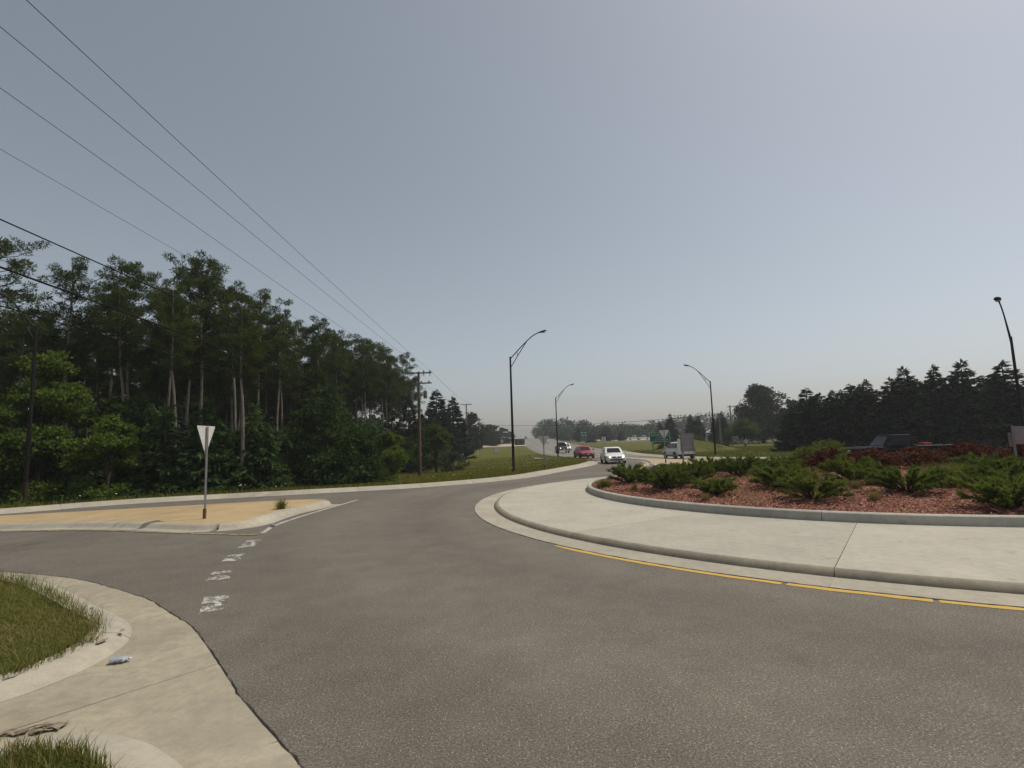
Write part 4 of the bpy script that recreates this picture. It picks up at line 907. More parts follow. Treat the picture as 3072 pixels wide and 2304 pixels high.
jl = [(4.5, 21.2, 1.1, 'juniper with two raised plumes at the left tip of the bed'), (5.0, 18.0, 1.25, 'broad juniper second from the left tip, near the kerb'), (5.9, 15.9, .95, 'small dark juniper alone in the red mulch, close to the kerb'), (6.5, 19.5, .9, 'juniper just behind the second one from the left tip'),
 (8.1, 22.4, 1.15, 'juniper in front of the grey sign posts'), (8.6, 20.6, 1.05, 'juniper beside bare mulch left of the middle'), (8.0, 16.3, 1.25, 'large pale green juniper left of the dry grass tuft'), (7.7, 14.0, 1.05, 'juniper near the kerb under the dry grass tuft'),
 (10.3, 16.4, 1.1, 'vase-shaped juniper in the middle of the bed under the red bushes'), (10.3, 14.2, 1.2, 'vase-shaped juniper with dark underside right of the middle'), (10.7, 11.75, 1.32, 'large juniper nearest the kerb at the right edge'), (14.6, 16.6, 1.25, 'wide juniper behind the large one at the right edge'), (12.6, 13.9, 1.1, 'juniper between the two large ones at right')]
for i, (x, y, sc, lab) in enumerate(jl):
    t = thing('juniper', lab, 'juniper', (x, y, bz(x, y)-.03), rng.uniform(0, 6.28), JG); hz = {0: 1.3, 2: .9, 7: 1.12, 9: 1.12, 10: 1.3, 8: 1.4}.get(i, 1.25); t.scale = (sc*1.13, sc*1.13, hz)
    for nme, me in zip(('stems', 'sprays'), JM[i % 4]): link(nme, me, t)
for i, (x, y) in enumerate([(6.9, 23.4), (7.6, 25.2), (9.2, 25.6), (9.6, 23.6), (10.9, 26.6), (11.2, 24.6), (10.1, 21.8), (12.4, 27.4), (12.8, 25.4), (11.6, 22.4), (14.2, 26.9), (16.4, 17.8), (17.8, 18.6), (18.6, 16.2), (6.6, 21.6)]):
    t = thing('juniper', 'juniper in the crowded rows behind the front junipers', 'juniper', (x, y, bz(x, y)-.03), rng.uniform(0, 6.28), JG); sc = rng.uniform(1.0, 1.3); t.scale = (sc, sc, rng.uniform(.72, .95))
    for nme, me in zip(('stems', 'sprays'), JM[(i+1) % 4]): link(nme, me, t)
def bush_mesh(seed, rad, H, n, leaf, mat):
    r = np.random.default_rng(seed); st = MB(); P = []; D = []
    for i in range(46):
        a = r.uniform(0, 6.28); el = r.uniform(.25, 1.45); L = 1.0*r.uniform(.8, 1.08); e = np.array([math.cos(a)*math.cos(el)*rad*L, math.sin(a)*math.cos(el)*rad*L, (.12+.88*math.sin(el))*H*L])
        st.tube([(0, 0, 0), tuple(e*.5+np.array([0, 0, .12*H])), tuple(e)], [.01, .007, .003], 3, False)
        m = n//46; t = r.uniform(.35, 1.05, (m, 1)); P.append((e*t) + r.normal(0, .075, (m, 3))*rad + np.array([0, 0, .10*H])*(1-t)); D.append(e/np.linalg.norm(e)*.5 + rdir(r, m))
    P = np.vstack(P); D = np.vstack(D); k = P[:, 2] > .02; P, D = P[k], D[k]; L = leaf*r.uniform(.6, 1.4, len(P)); V, F = quads_leaf(P, D, L, L*.55, r)
    return st.mesh('stems', M['bark_dark']), mesh_np('leaves', V, F, mat)
BM_ = [bush_mesh(91, .72, .75, 5200, .075, M['barberry']), bush_mesh(92, .78, .70, 5200, .075, M['barberry']), bush_mesh(93, .68, .8, 5200, .075, M['barberry'])]
BG = 'dark red barberry bushes across the island'
bl = [(12.1, 20.6, 1.0, 'low dark red barberry at the left end of the red hedge'), (13.0, 22.2, 1.0, 'dark red barberry under the hood of the dark pickup'), (13.7, 20.4, 1.05, 'dark red barberry in front of the pickup door'), (14.6, 21.8, 1.15, 'dark red barberry rising in front of the pickup cab'), (15.6, 20.6, 1.1, 'dark red barberry below the pickup bed'), (16.3, 21.9, 1.15, 'dark red barberry hiding the tail of the pickup'), (17.2, 20.6, 1.1, 'dark red barberry with a low gap on its left'), (18.2, 21.2, 1.2, 'broad rusty red barberry right of the pickup'), (19.3, 20.4, 1.15, 'dark red barberry left of the grey sign at the right edge'), (20.2, 19.4, 1.1, 'dark red barberry behind the grey sign post at the right edge'), (21.0, 20.6, 1.1, 'dark red barberry outermost at the right edge')]
for i, (x, y, sc, lab) in enumerate(bl):
    t = thing('barberry_bush', lab, 'shrub', (x, y, bz(x, y)-.03), rng.uniform(0, 6.28), BG); zz = .88 if 12.5 < x < 17 else 1.1; t.scale = (sc*1.25, sc*1.25, sc*zz)
    for nme, me in zip(('stems', 'leaves'), BM_[i % 3]): link(nme, me, t)
gb = bush_mesh(95, .8, .9, 4200, .09, M['goldbush'])
for x, y, sc, lab in [(15.3, 26.2, 1.3, 'yellow-green bush left of the dark pickup'), (13.4, 22.9, .95, 'small yellow-green bush amid the red hedge'), (14.2, 26.0, 1.0, 'lower yellow-green bush at the left end of the red hedge')]:
    t = thing('golden_bush', lab, 'shrub', (x, y, bz(x, y)-.03), 0, 'yellow-green bushes on the island'); t.scale = (sc, sc, sc)
    for nme, me in zip(('stems', 'leaves'), gb): link(nme, me, t)
def tuft_mesh(seed, n, h0, h1, lean, mat, wd=.004, spread=.10):
    r = np.random.default_rng(seed); a = r.uniform(0, 6.28, n); h = r.uniform(h0, h1, n); l = np.abs(r.normal(lean, lean*.5, n))*h; p0 = np.c_[r.normal(0, spread, (n, 2)), np.zeros(n)]
    d = np.c_[np.cos(a), np.sin(a), np.zeros(n)]; s = np.c_[-np.sin(a), np.cos(a), np.zeros(n)]*wd; up = np.array([0, 0, 1.])
    p1 = p0 + up*(h*.6)[:, None] + d*(l*.3)[:, None]; p2 = p0 + up*h[:, None] + d*l[:, None]
    return mesh_np('blades', np.stack([p0-s, p0+s, p1+s, p1-s, p2], 1).reshape(-1, 3), [np.arange(n)[:, None]*5+np.array([[0, 1, 2, 3]]), np.arange(n)[:, None]*5+np.array([[3, 2, 4]])], mat)
dt = tuft_mesh(101, 420, .22, .55, .45, M['drygrass']); gt = tuft_mesh(102, 520, .25, .55, .6, M['grassb'], .007, .16)
for x, y, sc, me, lab in [(9.0, 16.3, 1.15, dt, 'tall dry straw-coloured grass tuft in the middle of the bed'), (8.85, 13.35, .55, dt, 'small dry tuft in the mulch near the kerb right of the middle'), (5.25, 14.95, .5, dt, 'small yellowed tuft by the kerb beside the small dark juniper'), (3.35, 20.3, .7, gt, 'green weed tuft at the left tip of the planter kerb'), (11.75, 14.9, 1.3, gt, 'arching green daylily clump between the right junipers'), (12.9, 15.6, 1.2, gt, 'arching green leaves behind the daylily clump'), (9.6, 15.2, .6, dt, 'short dry tuft right of the tall straw tuft'), (4.1, 18.6, .5, dt, 'yellowed weeds inside the planter kerb at its left end')]:
    t = tag(link('grass_tuft', me, None, (x, y, bz(x, y)-.02)), lab, 'grass tuft', 'grass tufts in the bed'); t.scale = (sc, sc, sc)
def rock(name, loc, s, seed, label, mat):
    r = np.random.default_rng(seed); bm = bmesh.new(); bmesh.ops.create_icosphere(bm, subdivisions=3, radius=1)
    ph = r.uniform(0, 6, 6)
    for v in bm.verts:
        c = v.co; f = 1 + .13*math.sin(c.x*2.3+ph[0]) + .12*math.sin(c.y*2.7+ph[1]) + .1*math.sin(c.z*3.1+ph[2]) + .06*math.sin((c.x+c.y)*5+ph[3]); v.co = Vector((c.x*s[0], c.y*s[1], c.z*s[2]))*f
    me = bpy.data.meshes.new(name); bm.to_mesh(me); bm.free(); me.materials.append(mat); me.polygons.foreach_set('use_smooth', np.ones(len(me.polygons), bool))
    return tag(link(name, me, None, loc), label, 'rock')
rock('boulder', (7.0, 26.2, .62), (.40, .3, .26), 1, 'pale boulder among the junipers near the left tip', M['rock'])
rock('boulder', (17.4, 18.0, .75), (.22, .2, .14), 2, 'small pale boulder between junipers and red bushes at right', M['rock'])
rock('boulder', (12.4, 27.9, .62), (.9, .35, .22), 3, 'long flat pale boulder at the back of the bed', M['rock'])
rock('boulder', (9.9, 26.9, .6), (.35, .3, .22), 4, 'pale boulder behind the grey sign posts', M['rock'])

# ------------------------------------------------------------------ signs
def sign_post(parent, x, y, z0, z1, rz=0, name='post', mat=None, wd=.05):
    b = MB().add([], []); b.prism([(x-wd/2, y-.018), (x-wd*.25, y+.018), (x+wd*.25, y+.018), (x+wd/2, y-.018), (x+wd/2-.006, y-.024), (x+wd*.2, y+.010), (x-wd*.2, y+.010), (x-wd/2+.006, y-.024)], 'z', z0, z1)
    return b.build(name, mat or M['galv'], parent)
def yield_sign(loc, rz, side, htop, label, group='yield signs seen from behind'):
    t = thing('yield_sign', label, 'road sign', loc, rz, group); H = side*.866
    def tri(s, hh, y0, y1, mat, nm, c=.05):
        # rounded corners
        pts = []
        V3 = [Vector((-s/2, hh)), Vector((s/2, hh)), Vector((0, hh-s*.866))]
        for i in range(3):
            p, a, b = V3[i], V3[i-1], V3[(i+1) % 3]; u = (a-p).normalized(); v = (b-p).normalized()
            q1, q2 = p+u*c, p+v*c
            for k in range(4):
                f = k/3; pts.append(tuple((1-f)**2*q1 + 2*f*(1-f)*p.lerp((q1+q2)/2, .25) + f*f*q2))
        return MB().prism(pts, 'y', y0, y1).build(nm, mat, t)
    tri(side, htop, .030, .034, M['signback'], 'sign_panel')
    tri(side*.97, htop-.012, .0345, .0355, M['taillamp'], 'sign_face')
    sign_post(t, 0, 0, -.2, htop-.02, wd=.075); MB().box(-.045, .045, -.03, .03, -.2, .30).build('post_base', M['rust'], t)
    return t
yield_sign((-9.34, 16.2, .13), R(91), 1.02, 2.78, 'bare back of a white triangular sign on the beige splitter island')
yield_sign((12.07, 42.75, .13), R(0), .85, 2.62, 'grey-backed triangular sign in front of the green road sign')
yield_sign((2.25, 40.3, .1), R(-15), .9, 2.45, 'faded grey triangular sign back on the left verge beside the black lamp post')
def panel_sign(name, label, loc, rz, panels, posts, cat='road sign', group=None):
    t = thing(name, label, cat, loc, rz, group)
    for (x0, x1, z0, z1, y, mat) in panels: MB().box(x0, x1, y, y+.012, z0, z1).build('sign_panel', mat, t)
    for (x, z1) in posts: sign_post(t, x, -.03, -.2, z1, wd=.07)
    return t
t = panel_sign('sign_back', 'large brownish-grey sign back on two posts before the silver car', (12.4, 38.2, .1), R(4), [(-.50, .52, 1.02, 2.3, 0, M['greysign'])], [(-.42, 2.28), (.44, 2.28)])
for z in (1.25, 2.05): MB().box(-.48, .50, -.012, -.002, z, z+.04).build('brace', M['galv'], t)
panel_sign('sign_back', 'narrow pale sign back partly behind the large brownish-grey one', (13.35, 42.3, .13), R(6), [(-.40, .42, .75, 1.9, 0, M['signback'])], [(0, 1.88)])
t = panel_sign('sign_back', 'grey sign back with two panels at the right edge among red bushes', (17.25, 18.1, .5), R(-8), [(-.30, .60, 1.03, 1.63, 0, M['greysign']), (-.42, -.31, .94, 1.42, .04, M['greysign'])], [(-.32, 1.66)])
panel_sign('sign_back', 'brown guide sign back on two posts left of the highway', (1.35, 123, float(z_nw(1.35, 123))), R(0), [(-1.15, 1.15, 1.45, 2.85, 0, M['brownsign'])], [(-.35, 2.8), (.75, 2.8)])
panel_sign('small_sign', 'small pale roadside sign by the far left trees', (-4.2, 190, float(z_nw(-4.2, 190))), R(0), [(-.45, .45, 1.5, 2.5, 0, M['signback'])], [(0, 2.5)])
panel_sign('small_sign', 'square white sign back on a post in the highway median', (14.0, 83, 0), R(0), [(-.33, .33, 1.75, 2.62, 0, M['signback'])], [(0, 2.6)])
t = thing('diamond_sign', 'grey diamond sign back on a post under the small spreading tree', 'road sign', (34.8, 80, float(z_ne(34.8, 80))), R(-18))
MB().prism([(0, .55), (.36, 1.0), (0, 1.45), (-.36, 1.0)], 'y', 0, .012).build('sign_panel', M['signback'], t); sign_post(t, 0, -.03, -.2, 1.4, wd=.07)
# big green guide sign with pale border, divider and lettering too far to read
t = thing('guide_sign', 'large green road sign with two bands of white lettering', 'road sign', (20.6, 75.2, float(z_ne(19.4, 74))), R(-4))
ZB = 1.62 - .12
MB().box(-1.42, 1.42, 0, .03, ZB, ZB+1.36).build('sign_panel', M['signwhite'], t)
MB().box(-1.38, 1.38, -.006, -.001, ZB+.04, ZB+1.32).build('sign_face', M['green'], t)
lm = MB(); r = np.random.default_rng(4)
lm.box(-1.30, 1.30, -.012, -.007, ZB+.83, ZB+.87)
def letters(x0, x1, z, hh):
    x = x0
    while x < x1:
        wv = r.uniform(.07, .12); k = r.integers(0, 3)
        lm.box(x, x+.028, -.012, -.007, z, z+hh)
        if k != 1: lm.box(x+.0285, x+wv, -.0118, -.007, z+hh-.03, z+hh)
        if k != 0: lm.box(x+.0285, x+wv, -.0118, -.007, z, z+.03)
        if k == 2: lm.box(x+wv-.0, x+wv+.026, -.012, -.007, z+.031, z+hh-.031)
        x += wv+.07
letters(-.85, 1.15, ZB+.98, .20); letters(-.45, .85, ZB+.52, .17); letters(-.75, 1.1, ZB+.20, .17)
lm.prism([(-1.20, ZB+1.08), (-1.10, ZB+1.24), (-1.00, ZB+1.08), (-1.07, ZB+1.08), (-1.07, ZB+.95), (-1.13, ZB+.95), (-1.13, ZB+1.08)], 'y', -.012, -.007)
lm.build('lettering', M['signwhite'], t)
for x in (-1.02, 1.0): MB().box(x-.06, x+.06, .031, .13, -.4, ZB+1.2).build('post', M['greypole'], t)
# far green sign over the side road
t = thing('guide_sign', 'far green sign with four white marks by the side road', 'road sign', (26.9, 204, float(T(204))+.1), 0)
MB().box(-1.25, 1.25, 0, .03, 1.7, 4.5).build('sign_face', M['green'], t)
for x0, z0 in ((-.9, 4.0), (.35, 4.0), (-.75, 3.0), (.45, 3.0)): MB().box(x0, x0+.5, -.012, -.004, z0, z0+.3).build('symbol', M['signwhite'], t)
for x in (-.8, .8): MB().box(x-.08, x+.08, .031, .15, -.3, 4.4).build('post', M['galv'], t)
t = thing('utility_box', 'grey utility cabinet standing in the left verge grass', 'utility box', (-4.1, 120, float(z_nw(-4.1, 120))), .3)
MB().box(-.5, .5, -.4, .4, 0, 1.15).build('cabinet', M['signback'], t, bevel=.04); MB().box(-.54, .54, -.44, .44, 1.151, 1.2).build('lid', M['signback'], t)
for x, y, lab in [(-8.9, 92, 'leaning pale marker stake nearest the small tree'), (-9.2, 104, 'pale marker stake at the second utility pole'), (-8.0, 118, 'short pale marker stake right of the second utility pole')]:
    tag(MB().tube([(0, 0, -.2), (.06, 0, 1.25)], .05, 6).build('marker_stake', M['signwhite'], None, loc=(x, y, float(z_nw(x, y)))), lab, 'marker stake', 'marker stakes in the left verge')

# ------------------------------------------------------------------ street lamps
def street_lamp(loc, rz, Hm, label):
    t = thing('street_lamp', label, 'street lamp', loc, rz, 'black street lamps round the junction')
    MB().tube([(0, 0, -.3), (0, 0, 1.8), (0, 0, Hm+.05)], [.105, .095, .062], 12).build('pole', M['blackpole'], t, True)
    MB().tube([(0, 0, -.02), (0, 0, .10)], [.17, .15], 12).build('base_plate', M['rustband'], t, True)
    MB().tube([(0, 0, .10), (0, 0, 1.1)], [.108, .103], 12).build('pole_sleeve', M['rustband'], t, True)
    ar = MB(); P = smooth_path([(0, Hm-.1), (.62, Hm+.55), (1.25, Hm+1.18), (1.75, Hm+1.60), (2.15, Hm+1.80)], .12)
    ar.tube([(p[0], 0, p[1]) for p in P], .036, 8)
    ar.tube([(0, 0, Hm-.78), (.55, 0, Hm+.10), (1.28, 0, Hm+1.20)], .028, 8); ar.tube([(.53, 0, Hm+.44), (.53, 0, Hm+.08)], .02, 6)
    ar.build('arm', M['blackpole'], t, True)
    hd = MB(); m = [(-.02, .04, .04), (.12, .07, .055), (.30, .15, .075), (.52, .16, .07), (.66, .09, .03)]
    V = []
    for x, wv, hh in m:
        for k in range(10): a = 2*math.pi*k/10; V.append((2.12+x*.97, math.cos(a)*wv, Hm+1.80+x*.24+math.sin(a)*hh))
    hd.add(V, [(i*10+k, i*10+(k+1) % 10, (i+1)*10+(k+1) % 10, (i+1)*10+k) for i in range(4) for k in range(10)] + [tuple(range(10))[::-1], tuple(range(40, 50))])
    hd.build('lamp_head', M['blackpole'], t, True)
    MB().box(2.36, 2.66, -.09, .09, Hm+1.785, Hm+1.80).build('lens', M['lampglass'], t)
    return t
street_lamp((-.07, 38.8, 0.05), 0, 8.35, 'tall black street lamp on the left verge nearest the roundabout, arm to the right')
street_lamp((6.2, 76, 0.05), R(2), 8.3, 'farther black street lamp in front of the dark grey pickup, arm to the right')
street_lamp((21.8, 58, .1), R(178), 8.05, 'black street lamp right of the silver car, arm to the left')
street_lamp((28.95, 30.3, .02), R(219), 7.25, 'black street lamp cut by the right edge of the picture')
street_lamp((-22.9, 25.1, float(z_nw(-22.9, 25.1))), R(172), 8.5, 'black street lamp among light green bushes at the left edge')

# ------------------------------------------------------------------ utility poles and wires
def utility_pole(loc, H, label, mat, arms, gear=False, rz=0):
    t = thing('utility_pole', label, 'utility pole', loc, rz, 'wooden utility poles')
    MB().tube([(0, 0, -.4), (0, 0, H*.5), (0, 0, H)], [.17, .145, .11], 10).build('pole', mat, t, True)
    for z, x0, x1, br in arms:
        MB().box(x0, x1, -.17, -.06, z-.06, z+.06).build('crossarm', M['greypole'], t)
        if br:
            for s_ in (-1, 1): MB().tube([(s_*.55, -.12, z-.05), (s_*.08, -.12, z-.42)], .016, 5).build('arm_brace', M['galv'], t)
    return t
p1 = utility_pole((-8.86, 50, float(z_nw(-8.86, 50))), 9.12-float(z_nw(-8.86, 50)), 'near brown wooden utility pole with two crossarms and transformers', M['poledark'], [])
zb = float(z_nw(-8.86, 50))
for z, x0, x1 in ((8.98-zb, -1.22, 1.25), (8.0-zb, -.75, 1.25)):
    MB().box(x0, x1, -.20, -.09, z-.06, z+.06).build('crossarm', M['greypole'], p1)
    for s_ in (-1, 1): MB().tube([(s_*.50, -.14, z-.05), (s_*.10, -.14, z-.40)], .016, 5).build('arm_brace', M['galv'], p1)
for x, z in ((-1.1, 8.98), (.52, 8.98), (1.1, 8.98), (-.45, 8.0), (.28, 8.0), (1.0, 8.0)):
    MB().tube([(x, -.14, z-zb+.06), (x, -.14, z-zb+.16), (x, -.14, z-zb+.24)], [.05, .075, .03], 8).build('insulator', M['insul'], p1)
for x in (.52, 1.1): MB().tube([(x, -.14, 8.92-zb), (x, -.14, 8.66-zb)], [.035, .03], 6).build('fuse_cutout', M['insul'], p1)
for x in (-.62, .62):
    tr = MB().tube([(x, -.02, 6.55-zb), (x, -.02, 6.6-zb), (x, -.02, 7.25-zb), (x, -.02, 7.32-zb)], [.15, .19, .19, .12], 12).build('transformer', M['transformer'], p1, True)
    MB().tube([(x, -.02, 7.32-zb), (x, -.02, 7.6-zb)], [.035, .022], 6).build('bushing', M['insul'], tr)
MB().tube([(.17, -.1, 5.0-zb), (.15, -.1, 8.0-zb)], .02, 5).build('riser_pipe', M['galv'], p1)
p2z = float(z_nw(-9.65, 110))
p2 = utility_pole((-9.65, 110, p2z), 10.5-p2z, 'second utility pole standing thin and grey in the left verge', M['greypole'], [(10.35-p2z, -1.2, 1.2, True), (8.6-p2z, -.4, .5, False)])
p3z = float(z_nw(-9.6, 150)); utility_pole((-9.6, 150, p3z), 9.2-p3z+.3, 'third utility pole against the far trees at left', M['greypole'], [(9.1-p3z, -1.1, 1.1, False)])
p4z = float(z_nw(-11.3, 190)); utility_pole((-11.3, 190, p4z), 9.9-p4z, 'fourth and farthest utility pole at left', M['greypole'], [(9.6-p4z, -1.2, 1.2, False)])
r1 = float(z_ne(41, 100)); utility_pole((40.95, 100, r1), 7.9-r1, 'utility pole with a short crossarm left of the round tree at right', M['greypole'], [(7.6-r1, -.6, 1.0, False)])
r2 = float(z_ne(31, 80)); utility_pole((31.0, 80, r2), 5.6-r2, 'plain leaning-looking utility pole beside the far black lamp post', M['greypole'], [])
def wire(a, b, sag, rad, label, n=40):
    a, b = np.array(a, float), np.array(b, float); t = np.linspace(0, 1, n)[:, None]; P = a*(1-t) + b*t; P[:, 2] -= 4*sag*(t*(1-t))[:, 0]
    o = MB().tube([tuple(p) for p in P], rad, 5, False).build('overhead_wire', M['wire'], None, True); return tag(o, label, 'power line', 'overhead wires')
wire((-7.55, -14, 9.95), (-7.76, 49.86, 9.22), .30, .0068, 'uppermost overhead wire crossing the top left sky')
wire((-8.75, -14, 10.05), (-8.34, 49.86, 9.22), .30, .0068, 'second overhead wire from the top crossing the left sky')
wire((-10.0, -14, 10.0), (-9.96, 49.86, 9.22), .30, .0068, 'third overhead wire from the top crossing the left sky')
wire((-9.5, -14, 8.3), (-9.31, 49.86, 8.24), .45, .0045, 'hair-thin overhead wire below the three upper ones')
wire((-9.45, -14, 6.9), (-9.0, 49.8, 6.35), .25, .014, 'black cable meeting the pine tops at upper left')
wire((-9.2, -14, 6.2), (-9.0, 49.8, 4.86), .20, .020, 'thickest black cable sloping across the pine crowns')
wire((-9.2, -14, 5.4), (-9.0, 49.8, 4.55), .28, .012, 'lowest cable sloping across the pine trunks')
for (dx, z1, z2, lab) in ((1.1, 9.22, 10.45, 'right wire from the near brown pole to the second pole'), (-1.1, 9.22, 10.45, 'left wire from the near brown pole to the second pole')):
    wire((-8.86+dx, 50.14, z1), (-9.65+dx, 109.9, z2), .5, .012, lab)
wire((-8.86, 50.2, 4.86), (-9.65, 109.8, 5.2), .55, .022, 'upper sagging cable between the first two poles at left')
wire((-8.86, 50.2, 4.55), (-9.65, 109.8, 4.7), .9, .022, 'lower sagging cable between the first two poles at left')
wire((-9.5, 150, 7.6), (31.0, 79.9, 5.4), .9, .03, 'long cable crossing low over the highway')
wire((31.0, 80.1, 5.4), (40.9, 99.9, 7.3), .2, .025, 'short cable between the two poles at right')

# ------------------------------------------------------------------ vehicles (local +X forward)
def loft(b, rings):
    n = len(rings[0]); V = [p for r_ in rings for p in r_]
    F = [(i*n+k, i*n+(k+1) % n, (i+1)*n+(k+1) % n, (i+1)*n+k) for i in range(len(rings)-1) for k in range(n)] + [tuple(range(n))[::-1], tuple((len(rings)-1)*n+k for k in range(n))]
    return b.add(V, F)
def body_ring(x, zb, zt, w_):
    h = zt-zb; half = [(w_*.86, zb), (w_*.97, zb+.14*h), (w_, zb+.42*h), (w_*.985, zb+.68*h), (w_*.93, zb+.90*h), (w_*.78, zt-.01), (w_*.35, zt+.012)]
    return [(x, y, z) for y, z in half] + [(x, -y, z) for y, z in reversed(half)]
def vehicle(name, label, cat, loc, rz, paint, kind='sedan', L=4.7, W=1.78, H=1.45, lit=False, grille='twin'):
    t = thing(name, label, cat, loc, rz, 'cars and pickups on the roads'); w_ = W/2; k = L/4.7
    belt = {'sedan': .95, 'hatch': .95, 'suv': 1.08, 'pickup': 1.18}[kind]; zb = {'sedan': .22, 'hatch': .22, 'suv': .30, 'pickup': .42}[kind]; hood = belt-{'sedan': .10, 'hatch': .10, 'suv': .06, 'pickup': .02}[kind]
    if kind == 'pickup':
        st = [(L/2, zb+.14, hood-.12, w_*.88), (L/2-.10, zb+.02, hood-.04, w_*.96), (L/2-.5, zb, hood, w_), (.95, zb, belt, w_), (-.85, zb, belt, w_), (-.86, zb, belt-.02, w_)]
    else:
        st = [(L/2, zb+.14, hood-.30, w_*.72), (L/2-.06, zb+.04, hood-.22, w_*.86), (L/2-.22, zb, hood-.14, w_*.95), (L/2-.75, zb-.02, hood-.03, w_), (.95*k, zb-.02, hood+.06, w_), (0, zb-.02, belt, w_), (-1.2*k, zb-.02, belt+.02, w_), (-L/2+.45, zb, belt+.0, w_*.98), (-L/2+.12, zb+.05, belt-.05, w_*.92), (-L/2, zb+.14, belt-.14, w_*.84)]
    loft(MB(), [body_ring(*s_) for s_ in st]).build('body', paint, t, True)
    # greenhouse
    xb0, xb1, xr0, xr1 = {'sedan': (1.02*k, -1.72*k, .22*k, -1.0*k), 'hatch': (1.05*k, -2.02*k, .25*k, -1.35*k), 'suv': (1.10*k, -2.24*k, .35*k, -1.92*k), 'pickup': (1.02, -.86, .45, -.78)}[kind]
    wb, wr = w_*.90, w_*.70; z0 = belt-.03
    rows = [(0, wb, z0), (.55, wb*.93+wr*.0, z0+(H-z0)*.5), (.93, wr*1.04, H-.05), (1, wr*.86, H)]
    def xs(f): return xb0+(xr0-xb0)*min(1, f*1.0), xb1+(xr1-xb1)*f
    rings = []
    for f, wv, z in rows:
        a, b_ = xs(f); m = .10
        rings.append([(a, wv*.80, z), (a-m, wv, z), ((a+b_)/2, wv*1.02, z), (b_+m, wv, z), (b_, wv*.85, z), (b_, -wv*.85, z), (b_+m, -wv, z), ((a+b_)/2, -wv*1.02, z), (a-m, -wv, z), (a, -wv*.80, z)])
    loft(MB(), rings).build('cabin', paint, t, True)
    def gp(f, side, u):      # a point on the greenhouse skin: height fraction f, side -1/1, u along length 0 front..1 rear
        ws = np.interp(f, [r_[0] for r_ in rows], [r_[1] for r_ in rows]); z = np.interp(f, [r_[0] for r_ in rows], [r_[2] for r_ in rows]); a, b_ = xs(f)
        return (a-.10+(b_+.10-a+.10)*u, side*(ws*1.02+.012), z)
    def front_pt(f, y, rear=False):
        ws = np.interp(f, [r_[0] for r_ in rows], [r_[1] for r_ in rows]); z = np.interp(f, [r_[0] for r_ in rows], [r_[2] for r_ in rows]); a, b_ = xs(f)
        return ((b_-.012) if rear else a+.012, y*ws*(.82 if rear else .78), z)
    fs = [.10, .35, .62, .86]
    for rear, nm in ((False, 'windshield'), (True, 'rear_window')):
        V = [front_pt(f if not (rear and kind in ('suv', 'pickup')) else .2+f*.75, y, rear) for f in fs for y in (-1, -.33, .33, 1)]
        MB().add(V, [(i*4+j, i*4+j+1, (i+1)*4+j+1, (i+1)*4+j) for i in range(3) for j in range(3)]).build(nm, M['glass'], t)
    for s_ in (-1, 1):
        for u0, u1 in (((.06, .47), (.52, .92)) if kind != 'suv' else ((.05, .36), (.39, .66), (.69, .95))):
            V = [gp(f, s_, .06+(u-.06)*1.0 + (.10*(1-f) if u == u0 and u0 < .1 else 0)*-.3) for f in (.12, .5, .84) for u in (u0, (u0+u1)/2, u1)]
            MB().add(V, [(i*3+j, i*3+j+1, (i+1)*3+j+1, (i+1)*3+j) for i in range(2) for j in range(2)]).build('side_window', M['glass'], t)
        MB().prism([(xb0-.25, belt+.02), (xb0-.08, belt+.04), (xb0-.10, belt+.18), (xb0-.26, belt+.17)], 'y', s_*(w_+.02), s_*(w_+.20)).build('mirror', paint if kind != 'pickup' else M['trim'], t)
    # wheels
    wr_ = {'sedan': .32, 'hatch': .31, 'suv': .36, 'pickup': .40}[kind]; fxw, rxw = L/2-.92*k, -L/2+.98*k
    for x in (fxw, rxw):
        for s_ in (-1, 1):
            arch = MB().prism([(x+math.cos(a)*(wr_+.065), max(zb, wr_+math.sin(a)*(wr_+.065))) for a in np.linspace(0, math.pi, 13)], 'y', s_*(w_-.05), s_*(w_+.008)); arch.build('wheel_arch', M['trim'], t)
            o1, o2 = s_*(w_-.20), s_*(w_+.018)
            wh = MB(); pr = [(wr_*.80, o1), (wr_, o1+s_*.03), (wr_, o2-s_*.03), (wr_*.90, o2), (wr_*.62, o2-s_*.01), (0.0001, o2-s_*.02)]
            V = [(x+math.cos(a)*rr_, yy, wr_+math.sin(a)*rr_) for rr_, yy in pr for a in np.linspace(0, 2*math.pi, 19)[:-1]]
            wh.add(V, [(i*18+q, i*18+(q+1) % 18, (i+1)*18+(q+1) % 18, (i+1)*18+q) for i in range(len(pr)-1) for q in range(18)]); wo = wh.build('wheel', M['tyre'], t, True)
            rm = MB()
            for q in range(6):
                a = q*math.pi/3; c, s2 = math.cos(a), math.sin(a); n_ = (-s2*.05, c*.05)
                rm.prism([(x+n_[0], wr_+n_[1]), (x-n_[0], wr_-n_[1]), (x+c*wr_*.6-n_[0]*.8, wr_+s2*wr_*.6-n_[1]*.8), (x+c*wr_*.6+n_[0]*.8, wr_+s2*wr_*.6+n_[1]*.8)], 'y', o2+s_*(.002+.0004*q), o2-s_*(.012+.0004*q))
            rm.build('rim', M['rim'], wo)
    # front
    fx_ = L/2; hz = hood-.24 if kind != 'pickup' else hood-.24
